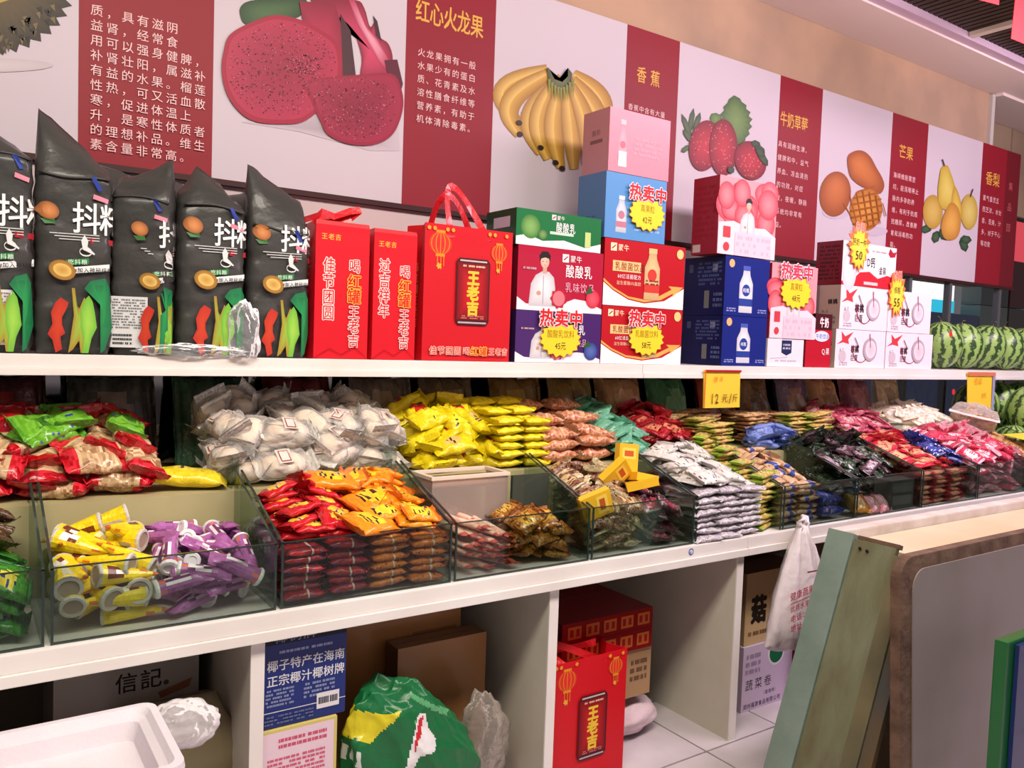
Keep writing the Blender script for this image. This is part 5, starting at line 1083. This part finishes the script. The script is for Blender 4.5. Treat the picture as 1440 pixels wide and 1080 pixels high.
# bin 1 (far left): green jelly bags, dark bags above
gj = [pillow('jelly_bag', .12, .09, .03, design((60, 130, 40), (206, 190, 60), (30, 50, 120), (40, 100, 40), s, jitter=16, lw=(.35, .6)), s, bend=-.004) for s in range(3)]
db = [pillow('nut_bag', .13, .09, .032, design((86, 62, 44), (150, 120, 80), (60, 40, 30), None, s, jitter=22), s) for s in range(2)]
H = hf_new(-.35, .155, 1.972, 2.32, lambda x, y: F0_ if y < 2.16 else max(F0_, tgt_front(x, y) - .12))
pile('jelly_bag', gj, 200, H, (-.30, .152, 1.974, 2.31), lambda x, y: tgt_front(x, y) - .035 - .1 * max(0, y - 2.1), (.12, .09, .026), 'glossy green jelly bag, %s of the far left glass bin', 'sweet', 'green jelly bags in the far left bin', .5, seed=4)
pile('nut_bag', db, 22, H, (-.10, .152, 2.06, 2.31), lambda x, y: tgt_front(x, y) + .01, (.13, .09, .03), 'dull brown snack bag, %s on the green jelly bags', 'snack bag', 'brown bags in the far left bin', .5, seed=5)
# bin 3: red and orange packets
rp = [pillow('packet', .118, .075, .026, design((196, 22, 34), (246, 200, 70), (60, 60, 120), (170, 20, 30), s, lw=(.55, .6)), s) for s in range(3)]
rs = [pillow('packet', .118, .075, .026, design((150, 26, 34), None, (60, 80, 160), (120, 20, 28), s, stripe=(.2, .07, (200, 190, 180)), spots=.04), s + 5) for s in range(3)]
op = [pillow('packet', .118, .075, .026, design((240, 150, 30), (250, 206, 50), (50, 40, 50), (226, 110, 30), s, lw=(.6, .7)), s) for s in range(3)]
os_ = [pillow('packet', .118, .075, .026, design((196, 106, 26), None, (60, 50, 50), (170, 84, 22), s, stripe=(.2, .07, (200, 190, 170)), spots=.04), s + 5) for s in range(3)]
stack('sweet_packet', rs, 2, 6, 'brick-red sweet packet lying flat in the stack, %s', 'sweet', 'red and orange packets stacked in the glass bin', .735, .118, (2.012, 2.09), .785, .0235, seed=6, pick=lambda c, r, q: q.choice(rs))
stack('sweet_packet', os_, 2, 6, 'brown-orange sweet packet lying flat in the stack, %s', 'sweet', 'red and orange packets stacked in the glass bin', .975, .119, (2.012, 2.09), .785, .0235, seed=7, pick=lambda c, r, q: q.choice(os_ if q.random() < .85 or c else rs))
H = hf_new(.672, 1.16, 1.972, 2.32, lambda x, y: .915 if y < 2.13 else max(.9, tgt_front(x, y) - .03))
pile('sweet_packet', rp, 110, H, (.674, .93, 1.976, 2.30), lambda x, y: tgt_front(x, y) + .03, (.118, .075, .024), 'shiny red sweet packet with a yellow label, %s of the heap top', 'sweet', 'red packets heaped on the stack', .35, yaw=(0, .35), seed=8)
pile('sweet_packet', op, 110, H, (.89, 1.158, 1.976, 2.30), lambda x, y: tgt_front(x, y) + .035, (.118, .075, .024), 'orange and yellow sweet packet with a printed face, %s of the heap top', 'sweet', 'orange packets heaped on the stack', .35, yaw=(0, .4), seed=9)
ob = [pillow('sweet_bag', .17, .12, .04, design((240, 140, 26), (250, 200, 40), (60, 30, 40), (220, 110, 30), s, lw=(.55, .6), jitter=12), s) for s in range(2)]
for i, (x, y, z, ry, rz, rx) in enumerate(((.98, 2.12, .985, -.15, .25, .25), (.90, 2.23, 1.03, .1, -.2, .15), (1.06, 2.20, .99, .05, .6, .2), (.93, 2.02, .945, .08, .4, .3), (1.03, 2.26, 1.03, 0, -.5, .15))):
    tag(link('sweet_bag', ob[i % 2], None, (x, y, z), (rx, ry, rz)), 'larger orange-yellow sweet bag on the orange packets, ' + ['in the middle', 'at the back left', 'towards the right', 'at the front edge', 'at the back right'][i], 'sweet', 'large orange bags on the heap')
# bin 4: pink sticks, amber packets, white tub
ps = [pillow('stick_pack', .30, .030, .018, design((226, 176, 156), (238, 206, 180), (200, 70, 70), (206, 90, 80), s, lw=(.9, .5), stripe=(.45, .05, (196, 60, 70)), jitter=14), s, nu=20, nv=10) for s in range(3)]
rr = random.Random(12)
for k in range(34):
    c = k % 6; r = k // 6
    o = tag(link('stick_pack', ps[k % 3], None, (1.225 + c * .030 + rr.gauss(0, .008), 2.13 + .01 * r, .785 + r * .021 + .012 * rr.random()), (0, -.05 - .04 * r * .5 + rr.gauss(0, .03), PI / 2 + .25 + rr.gauss(0, .10))), 'long pink and cream stick packet, %s row %s' % (['leftmost', 'second', 'third', 'fourth', 'fifth', 'right'][c], ['lowest', 'second', 'third', 'fourth', 'fifth', 'top'][min(5, r)]), 'sweet', 'pink sticks in the bin with the tub')
ap = [pillow('amber_pack', .10, .07, .028, design((176, 116, 40), (214, 170, 70), (110, 60, 20), (150, 90, 40), s, jitter=26, spots=.2), s, MV('amber_film', .16, .7, 40, .5)) for s in range(3)]
H = hf_new(1.17, 1.663, 1.972, 2.32, lambda x, y: F0_)
pile('amber_packet', ap, 130, H, (1.40, 1.655, 1.975, 2.20), lambda x, y: .80 + .085 * max(0, 1 - ((x - 1.47) / .18) ** 2), (.10, .07, .026), 'amber brown sweet packet, %s of the low heap beside the sticks', 'sweet', 'amber packets beside the sticks', .5, seed=14)
t = thing('storage_tub', 'clear-sided tub with a white rim set on end in the bin', 'tub', (1.34, 2.24, .90))
mb = MB(); mb.box(-.13, .15, -.06, -.056, -.12, .12); mb.box(-.13, -.126, -.056, .07, -.12, .12); mb.box(.146, .15, -.056, .07, -.12, .12); mb.build('tub_wall', MG('tub_plastic', (226, 206, 196), .3, .2), t)
mb = MB(); mb.box(-.135, .155, -.066, -.054, .115, .127); mb.box(-.135, -.12, -.06, .075, .115, .127); mb.box(.14, .155, -.06, .075, .115, .127); mb.box(-.135, .155, .066, .078, .115, .127); mb.build('tub_rim', M('tub_white_rim', (232, 214, 196), .4), t, bevel=.002)
mb = MB(); mb.box(-.12, .14, -.05, .07, .085, .09); mb.build('brown_contents', M('brown_cover', (150, 112, 92), .5), t)
t = thing('glass_partition', 'small dark glass partition standing in the bin behind the amber packets', 'partition', (1.50, 2.17, CT)); mb = MB(); mb.box(0, .15, 0, .005, 0, .25); mb.build('pane', MG('smoked_glass', (120, 126, 116), .25, .05, tcol=(150, 156, 146)), t)
mb = MB(); mb.box(-.002, .002, -.001, .006, 0, .25); mb.build('pane_edge', GEDGE, t)
# bin 5: clear bags, yellow boxes, red jelly strips
cb = [pillow('snack_bag', .12, .08, .035, design((150, 110, 84), (206, 176, 130), (96, 50, 44), (206, 190, 150), s, jitter=34, spots=.25), s, MV('crinkled_film', .14, .9, 45, .7)) for s in range(4)]
jr = [pillow('jelly_strip', .13, .05, .022, design((96, 50, 60), (190, 50, 84), (226, 200, 206), (130, 110, 116), s, lw=(.7, .6), jitter=24), s, MATS['crinkled_film']) for s in range(3)]
H = hf_new(1.672, 2.135, 1.972, 2.32, lambda x, y: F0_ if y < 2.16 else max(F0_, tgt_front(x, y) - .10))
pile('snack_bag', cb, 360, H, (1.675, 1.96, 1.976, 2.31), lambda x, y: tgt_front(x, y) + .005, (.12, .08, .03), 'clear bag of brown dried sweets, %s of the mixed bin', 'snack bag', 'clear snack bags in the mixed bin', .7, seed=15)
pile('jelly_strip', jr, 140, H, (1.90, 2.132, 1.976, 2.31), lambda x, y: tgt_front(x, y) - .02, (.13, .05, .02), 'clear strip packet with pink jelly rings, %s of the mixed bin', 'sweet', 'pink jelly strips in the mixed bin', .8, seed=16)
yb = MB(); yb.box(-.042, .042, -.014, .014, -.055, .055, (238, 186, 44)); yb.box(-.03, .03, -.0146, -.0142, .0, .04, (248, 214, 90)); yb.box(-.02, .02, -.015, -.0146, .01, .03, (200, 90, 40)); ybm = yb.mesh('candy_box', CARD)
for i, (x, y, z, rx, ry, rz) in enumerate(((1.985, 2.16, 1.045, -.1, .1, -.1), (1.90, 2.12, 1.0, .5, .7, .4), (1.96, 2.05, .975, 1.3, .1, .9), (1.72, 2.01, .93, .4, 1.2, .2), (2.0, 2.10, .985, 1.4, .2, -.3))):
    tag(link('candy_box', ybm, None, (x, y, z), (rx, ry, rz)), 'small yellow candy box ' + ['standing upright on the mixed bin', 'tilted in the middle of the mixed bin', 'lying flat in the mixed bin', 'at the left edge of the mixed bin', 'lying behind the flat one in the mixed bin'][i], 'candy box', 'yellow boxes in the mixed bin')
# bin 6: white packets stacked (no front glass) and green-yellow ones
wp = [pillow('white_pack', .125, .085, .026, design((214, 210, 204), (232, 230, 222), (90, 80, 84), (196, 190, 190), s, jitter=10, spots=.04, lw=(.5, .6)), s) for s in range(4)]
wg = [pillow('white_pack', .125, .085, .026, design((186, 180, 184), None, (150, 120, 150), (206, 200, 206), s, jitter=12, spots=.10), s) for s in range(4)]
stack('white_packet', wg, 3, 8, 'whitish sweet packet in the open white stack, %s', 'sweet', 'white packets stacked without front glass', 2.205, .112, (2.0, 2.085), .778, .0225, seed=17)
H = hf_new(2.145, 2.50, 1.95, 2.33, lambda x, y: .945 if y < 2.13 else max(.9, .93 + .3 * (y - 2.0) - .03))
pile('white_packet', wp, 120, H, (2.148, 2.495, 1.96, 2.325), lambda x, y: .965 + .34 * max(0, y - 2.05), (.125, .085, .024), 'white sweet packet with small red marks, %s of the sloping top', 'sweet', 'white packets on the sloping top', .4, yaw=(.2, .4), seed=18)
gy = [pillow('wafer_pack', .15, .06, .020, design((196, 170, 90), (226, 206, 120), (120, 70, 40), (150, 176, 60), s, lw=(.5, .5), jitter=16, endw=.6), s) for s in range(3)]
stack('wafer_packet', gy, 1, lambda c, y: 11 + y * 2, 'tan wafer packet with green ends, stacked %s', 'wafer', 'green-ended wafer packets stacked by the white ones', 2.557, .1, (2.02, 2.12, 2.22, 2.32), .776, .0195, rz=.25, seed=19, jr=.12, jx=.008)
# bin 7
tp = [pillow('tan_pack', .12, .07, .028, design((206, 166, 126), (216, 184, 140), (150, 110, 80), (170, 130, 96), s, stripe=((.35 if s else -.2), .2, (50, 76, 160)), jitter=16), s, MV('thin_film', .2, .6, 40, .4)) for s in range(4)]
stack('cracker_packet', tp, 2, 6, 'tan cracker packet with a blue band, %s', 'snack', 'tan and blue packets in the glass bin', 2.69, .12, (2.02, 2.10), .785, .026, seed=20)
H = hf_new(2.625, 3.095, 1.972, 2.33, lambda x, y: (.915 if x < 2.87 else .80) if y < 2.13 else max(.9, tgt_front(x, y) - .05))
pile('cracker_packet', tp, 140, H, (2.628, 2.90, 1.976, 2.32), lambda x, y: tgt_front(x, y) + .02, (.12, .07, .026), 'tan cracker packet with a blue band, %s of the heap top', 'snack', 'tan and blue packets heaped', .5, seed=21)
bp_ = [pillow('blue_bag', .15, .10, .05, design((36, 60, 150), (60, 90, 180), (230, 170, 120), (30, 50, 130), s, jitter=14, spots=.06), s) for s in range(2)]
for i, (x, y, z) in enumerate(((2.97, 2.03, .80), (2.965, 2.04, .845), (2.96, 2.12, .82))): tag(link('blue_bag', bp_[i % 2], None, (x, y, z), (.1, .05, .1 * i)), ['lowest glossy blue snack bag behind the bin glass', 'upper glossy blue snack bag behind the bin glass', 'blue snack bag behind the other two in the bin'][i], 'snack bag')
cbg = pillow('pale_bag', .11, .09, .06, design((214, 190, 160), (236, 200, 206), (200, 150, 90), None, 3, jitter=14), 3, CLEAR)
# bin 8: dark green bags; orange and pink packets low at the front
dg = [pillow('dark_pack', .14, .055, .022, design((38, 52, 36), (60, 80, 56), (150, 150, 150), (30, 36, 30), s, jitter=20, spots=.06), s) for s in range(3)]
dpu = [pillow('dark_pack', .14, .055, .022, design((84, 56, 66), (170, 150, 160), (60, 40, 50), (60, 40, 46), s, jitter=20), s) for s in range(2)]
H = hf_new(2.88, 3.60, 1.972, 2.40, lambda x, y: .79 if (y < 2.08 and x > 3.1) else .82)
pile('seaweed_packet', dg + dg + dpu, 170, H, (3.08, 3.57, 2.04, 2.38), lambda x, y: .915 + .52 * max(0, y - 2.04), (.14, .055, .02), 'dark green sweet packet, %s of the dark heap', 'sweet', 'dark green packets in a heap', .6, yaw=(1.4, .5), seed=22)
opk = [pillow('orange_pack', .11, .09, .05, design((230, 160, 60), (246, 214, 170), (200, 90, 50), None, s, jitter=14), s) for s in range(2)]
pkk = [pillow('pink_pack', .11, .09, .05, design((222, 150, 160), (240, 206, 206), (190, 70, 90), None, s, jitter=14), s) for s in range(2)]
for i, (x, me, nm) in enumerate(((3.155, opk[0], 'orange'), (3.26, pkk[0], 'pink'), (3.33, pkk[1], 'pale pink'))): tag(link('sweet_bag', me, None, (x, 2.0, .80 + .012 * (i == 0)), (.9, .1, .1 * i)), nm + ' sweet bag standing low against the glass before the dark heap', 'sweet')
gb = MB(); gb.box(-.09, .09, -.04, .04, 0, .13, (70, 72, 72)); gb.box(-.075, .075, -.041, -.04, .02, .06, (110, 108, 110)); gb.box(-.075, .075, -.041, -.04, .075, .115, (96, 96, 98)); o = gb.build('grey_box', CARD); o.location = (3.47, 2.02, CT + .004); tag(o, 'dark grey box with two pale windows behind the bin glass', 'box')
# bin 9
rt = [pillow('wafer_pack', .13, .07, .022, design((222, 150, 120), (236, 186, 140), (200, 40, 60), (190, 34, 56), s, jitter=16, endw=.55), s) for s in range(3)]
stack('wafer_packet', rt, 3, 7, 'pinkish wafer packet with red ends, %s', 'wafer', 'red-ended wafers in the glass bin', 3.68, .125, (2.02, 2.11), .780, .021, seed=23)
H = hf_new(3.60, 4.11, 1.972, 2.42, lambda x, y: .92 if y < 2.15 else max(.9, tgt_front(x, y) - .05))
pile('wafer_packet', rt, 140, H, (3.605, 4.0, 1.976, 2.40), lambda x, y: tgt_front(x, y) + .03, (.13, .07, .02), 'pinkish wafer packet with red ends, %s of the heap', 'wafer', 'red-ended wafers heaped', .4, yaw=(1.2, .4), seed=24)
bl = [pillow('blue_pack', .13, .07, .03, design((36, 50, 130), (60, 80, 170), (226, 220, 236), (30, 40, 110), s, jitter=14, spots=.08), s) for s in range(2)]
pile('blue_packet', bl, 26, H, (3.88, 4.10, 1.98, 2.36), lambda x, y: tgt_front(x, y) + .05, (.13, .07, .026), 'glossy navy blue packet, %s of the heap at the right', 'sweet', 'navy packets between the wafers', .5, seed=25)
pw = [pillow('candy_pack', .12, .08, .03, design((206, 60, 90), (240, 214, 220), (180, 30, 60), (226, 170, 180), s, jitter=22, spots=.15), s) for s in range(3)]
H = hf_new(4.10, 5.1, 1.972, 2.42, lambda x, y: F0_ if y < 2.16 else max(.9, tgt_front(x, y) - .08))
pile('candy_packet', pw, 220, H, (4.11, 4.72, 1.976, 2.40), lambda x, y: tgt_front(x, y) + .04, (.12, .08, .028), 'pink and white candy packet, %s of the heap near the end', 'sweet', 'pink candy packets near the end', .5, seed=26)
to = [pillow('tan_pack', .14, .08, .03, design((206, 160, 110), (226, 190, 150), (180, 100, 70), None, s, jitter=16), s) for s in range(2)]
pile('cracker_packet', to, 50, H, (4.62, 5.05, 1.976, 2.36), lambda x, y: tgt_front(x, y) - .01, (.14, .08, .028), 'tan biscuit packet, %s of the last bin', 'snack', 'tan packets in the last bin', .5, seed=27)

# ------------------------------------------------------------------ rear tier
RF = 1.003
tgr = lambda x, y: 1.075 + .30 * max(0, y - 2.36)
rb = [pillow('nut_bag', .17, .11, .045, design((214, 180, 140), None, (176, 130, 96), (196, 24, 40), s, jitter=30, spots=.35, endw=.56), s, MV('shiny_nut_bag', .2, .9, 34, .5), wr=.004) for s in range(3)]
gb_ = [pillow('nut_bag', .17, .11, .045, design((110, 176, 50), (60, 110, 40), (60, 80, 160), (90, 160, 50), s, jitter=18, lw=(.3, .4), spots=.03), s, MATS['shiny_nut_bag'], wr=.004) for s in range(2)]
rd = [pillow('nut_bag', .17, .10, .045, design((190, 20, 36), (150, 18, 30), (230, 200, 200), (170, 16, 30), s, jitter=16, spots=.03), s, MATS['shiny_nut_bag'], wr=.004) for s in range(2)]
H = hf_new(-.5, .62, 2.33, 2.79, lambda x, y: RF)
pile('nut_bag', rb, 150, H, (-.35, .50, 2.335, 2.77), lambda x, y: tgr(x, y) - .02, (.17, .11, .04), 'clear bag of pale nuts with red ends, %s of the rear heap', 'snack bag', 'nut bags in the rear tier at the left', .5, seed=30)
pile('nut_bag', gb_, 7, H, (.05, .52, 2.35, 2.72), lambda x, y: tgr(x, y) + .03, (.17, .11, .04), 'bright green snack bag, %s of the rear heap on the nut bags', 'snack bag', 'green bags in the rear tier at the left', .5, seed=31)
pile('nut_bag', rd, 14, H, (-.35, .50, 2.35, 2.77), lambda x, y: tgr(x, y) + .03, (.17, .10, .04), 'glossy red snack bag, %s of the rear heap on the nut bags', 'snack bag', 'red bags in the rear tier at the left', .5, seed=32)
ybg = pillow('yellow_bag', .22, .10, .05, design((236, 208, 40), (244, 220, 80), (90, 80, 60), (206, 180, 40), 3, jitter=10, spots=.0, lw=(.4, .3)), 3)
tag(link('yellow_bag', ybg, None, (.545, 2.41, 1.035), (.1, .10, -.25)), 'single plump yellow bag between the nut bags and the bun bags', 'snack bag')
# buns in clear bags
bm = bmesh.new(); bmesh.ops.create_uvsphere(bm, u_segments=20, v_segments=12, radius=1)
for v in bm.verts: v.co = Vector((math.copysign(abs(v.co.x) ** .8, v.co.x) * .070, v.co.y * .043, v.co.z * .031 + .002 * math.sin(v.co.x * 5)))
bun = bpy.data.meshes.new('bun'); bm.to_mesh(bun); bm.free(); bun.materials.append(M('pale_bun', (232, 206, 182), .55, var=(240, 224, 208), vscale=16, bump=.1)); bun.polygons.foreach_set('use_smooth', [True] * len(bun.polygons))
bw = [pillow('clear_bag', .19, .105, .066, design((240, 236, 232)), s, CLEAR, wr=.005, crimp=.16) for s in range(3)]
lbm = MB(); lbm.box(-.022, .022, -.030, .030, .0345, .035, (222, 206, 196)); lbm.box(-.015, .015, -.024, .024, .0352, .0356, (150, 60, 50)); lbm.box(-.012, .012, -.020, .020, .0357, .036, (226, 214, 206)); lblm = lbm.mesh('label', INK)
H = hf_new(.60, 1.30, 2.33, 2.79, lambda x, y: RF)
pile('bun_bag', bw, 160, H, (.60, 1.27, 2.335, 2.77), lambda x, y: tgr(x, y) + .0, (.185, .10, .058), 'pale bun in a clear crinkled bag, %s of the white heap', 'bun', 'bagged buns in the rear tier', .6, parts=[('bun', bun), ('label', lblm)], seed=33)
# yellow bags heap and neat stack
yh = [pillow('yellow_bag', .17, .095, .046, design((232, 210, 30), [(244, 226, 60), (200, 40, 40), (230, 190, 110)][s % 3], (60, 50, 30), (222, 200, 20), s, lw=(.42, .5), jitter=10), s, wr=.004) for s in range(4)]
H = hf_new(1.2, 1.80, 2.33, 2.79, lambda x, y: RF)
pile('yellow_bag', yh, 46, H, (1.22, 1.66, 2.335, 2.74), lambda x, y: tgr(x, y) + .025, (.165, .09, .042), 'plump yellow cake bag, %s of the yellow heap', 'cake', 'yellow bags in the rear tier', .5, seed=34)
ys = [pillow('yellow_pack', .115, .09, .030, design((236, 214, 36), None, (200, 170, 30), (222, 200, 30), s, jitter=10), s) for s in range(3)]
stack('yellow_packet', ys, 2, lambda c, y: 6 + y, 'bright yellow packet in the tidy stack, %s', 'cake', 'yellow packets stacked tidily', 1.62, .112, (2.40, 2.49, 2.58), 1.02, .029, seed=35)
og = [pillow('rice_cake_pack', .19, .09, .045, design((214, 150, 110), (226, 176, 140), (186, 110, 80), (196, 150, 120), s, jitter=26, spots=.3), s, MATS['shiny_nut_bag'], wr=.004) for s in range(3)]
stack('rice_cake_packet', og, 2, lambda c, y: 3 + y, 'orange-pink puffed snack packet, %s', 'snack', 'orange-pink snack packets in the rear tier', 1.845, .17, (2.40, 2.50, 2.62), 1.03, .042, seed=36, rz=.05)
mg = [pillow('mint_pack', .13, .085, .028, design((110, 176, 146), (150, 206, 176), (60, 120, 96), (90, 156, 126), s, jitter=12, lw=(.3, .4)), s) for s in range(3)]
H = hf_new(1.9, 2.5, 2.25, 2.79, lambda x, y: RF + .02 if y > 2.34 else .99)
pile('mint_packet', mg, 60, H, (2.08, 2.34, 2.30, 2.77), lambda x, y: 1.055 + .36 * max(0, y - 2.33), (.13, .085, .026), 'mint green packet, %s of the sloping green row', 'sweet', 'mint packets in the rear tier', .5, yaw=(.5, .5), seed=37)
rk = [pillow('red_pack', .15, .085, .03, design((170, 26, 40), (206, 120, 90), (90, 20, 30), (150, 24, 36), s, jitter=24, spots=.15), s) for s in range(3)]
H = hf_new(2.25, 2.9, 2.25, 2.79, lambda x, y: RF)
pile('red_packet', rk, 50, H, (2.32, 2.66, 2.34, 2.77), lambda x, y: 1.06 + .30 * max(0, y - 2.36), (.15, .085, .028), 'red and tan packet, %s of the rear heap behind the white packets', 'sweet', 'red packets in the rear tier', .4, seed=38)
tw = [pillow('wafer_pack', .20, .075, .017, design((206, 166, 116), (220, 184, 130), (160, 110, 70), (186, 140, 96), s, jitter=18, spots=.08), s) for s in range(3)]
tg_ = [pillow('wafer_pack', .20, .075, .017, design((206, 176, 100), (226, 200, 120), (120, 90, 50), (166, 176, 70), s, jitter=18, endw=.65), s) for s in range(3)]
stack('wafer_packet', tg_, 1, lambda c, y: 9 + y, 'tan wafer packet with greenish ends, rear, %s', 'wafer', 'green-ended wafers in the rear tier', 2.66, .1, (2.36, 2.45), .99, .017, rz=.3, seed=39, jr=.12)
stack('wafer_packet', tw, 2, lambda c, y: 8 + y, 'thin tan wafer packet in the rear stack, %s', 'wafer', 'tan wafers in the rear tier', 2.62, .20, (2.56, 2.66), 1.02, .017, rz=.2, seed=40, jr=.12)
lp = [pillow('lilac_pack', .12, .08, .03, design((120, 140, 206), (160, 176, 226), (70, 90, 170), (100, 120, 190), s, jitter=12), s) for s in range(2)]
H = hf_new(2.85, 3.3, 2.33, 2.7, lambda x, y: RF)
pile('lilac_packet', lp, 22, H, (2.95, 3.28, 2.335, 2.50), lambda x, y: 1.05 + .2 * (y - 2.33), (.12, .08, .028), 'lilac blue packet, %s of the low row before the tan stacks', 'sweet', 'lilac packets in the rear tier', .4, seed=41)
stack('wafer_packet', tw, 2, 8, 'thin tan wafer packet, right rear stack, %s', 'wafer', 'tan wafers in the tall rear stacks', 3.12, .22, (2.54, 2.64), 1.02, .0175, rz=.15, seed=42, jr=.1)
stack('wafer_packet', tg_, 2, 9, 'golden green-ended wafer packet, right rear stacks, %s', 'wafer', 'golden wafers in the tall rear stacks', 3.28, .2, (2.44,), 1.01, .0175, rz=.12, seed=43, jr=.1)
pr = [pillow('pink_pack', .15, .075, .022, design((196, 90, 110), (226, 170, 170), (140, 40, 70), (176, 70, 96), s, jitter=24, spots=.15), s) for s in range(3)]
H = hf_new(3.5, 4.25, 2.33, 2.79, lambda x, y: RF)
pile('pink_packet', pr, 90, H, (3.58, 4.20, 2.36, 2.77), lambda x, y: 1.075 + .22 * max(0, y - 2.36), (.15, .075, .02), 'pink and plum packet, %s of the rear heap', 'sweet', 'pink packets in the rear tier', .4, yaw=(.2, .4), seed=44)
wt = [pillow('white_bag', .16, .09, .035, design((238, 226, 208), (244, 240, 230), (206, 190, 150), None, s, jitter=10, spots=.1), s) for s in range(3)]
H = hf_new(4.1, 5.1, 2.33, 2.79, lambda x, y: RF)
pile('white_bag', wt, 50, H, (4.2, 4.78, 2.36, 2.77), lambda x, y: 1.07 + .24 * max(0, y - 2.36), (.16, .09, .03), 'cream white bag, %s of the rear heap before the watermelons', 'snack bag', 'cream white bags in the rear tier', .5, seed=45)
tb = pillow('clear_sack', .38, .26, .16, design((230, 220, 200)), 5, CLEAR, wr=.01, crimp=.14)
t = tag(link('clear_sack', tb, None, (4.86, 2.38, 1.09), (.2, .25, .5)), 'large clear sack of tan biscuits beside the watermelons', 'snack bag')
for i in range(14): o = link('biscuit', to[i % 2], t, (-.10 + .05 * (i % 5), -.05 + .05 * (i // 5), -.02 + .012 * (i % 3)), (.1 * i, .2, .7 * i))
# bags kept at the very back under the shelf
bc = [((70, 30, 34), (120, 30, 36)), ((60, 58, 56), (120, 100, 96)), ((40, 70, 50), (70, 90, 130)), ((96, 24, 34), (60, 50, 44)), ((104, 92, 84), (140, 120, 104)), ((96, 80, 66), (130, 110, 90)), ((120, 92, 50), (150, 120, 60)), ((130, 100, 50), (110, 76, 40)), ((176, 130, 90), (206, 160, 120)), ((60, 130, 90), (110, 170, 130)), ((150, 60, 44), (110, 60, 40)), ((120, 90, 60), (90, 66, 46)), ((110, 96, 116), (150, 120, 100)), ((170, 136, 90), (140, 110, 70)), ((120, 70, 76), (150, 100, 96)), ((190, 170, 130), (150, 130, 100))]
for i, (c1, c2) in enumerate(bc):
    me = pillow('filled_bag', .24, .315, .09, design(c1, c2, None, None, i, jitter=7, lw=(.55, .6)), i, MATS['shiny_nut_bag'], wr=.010)
    tag(link('filled_bag', me, None, (.10 + i * .295, 2.715, 1.155), (PI / 2 - .25, 0, .05 * math.sin(i * 3))), 'large filled snack bag at the very back, %s' % (['far left', 'second from left', 'third from left', 'fourth from left', 'left behind the buns', 'behind the buns', 'right behind the buns', 'behind the yellow heap', 'behind the orange-pink packets', 'green, behind the mint packets', 'behind the red packets', 'left of the price tag', 'behind the price tag', 'behind the tan stacks', 'behind the pink heap', 'cream, before the watermelons'][i]), 'snack bag', 'bags at the back under the shelf')
# names without stray suffix letters are kept; nothing else to do
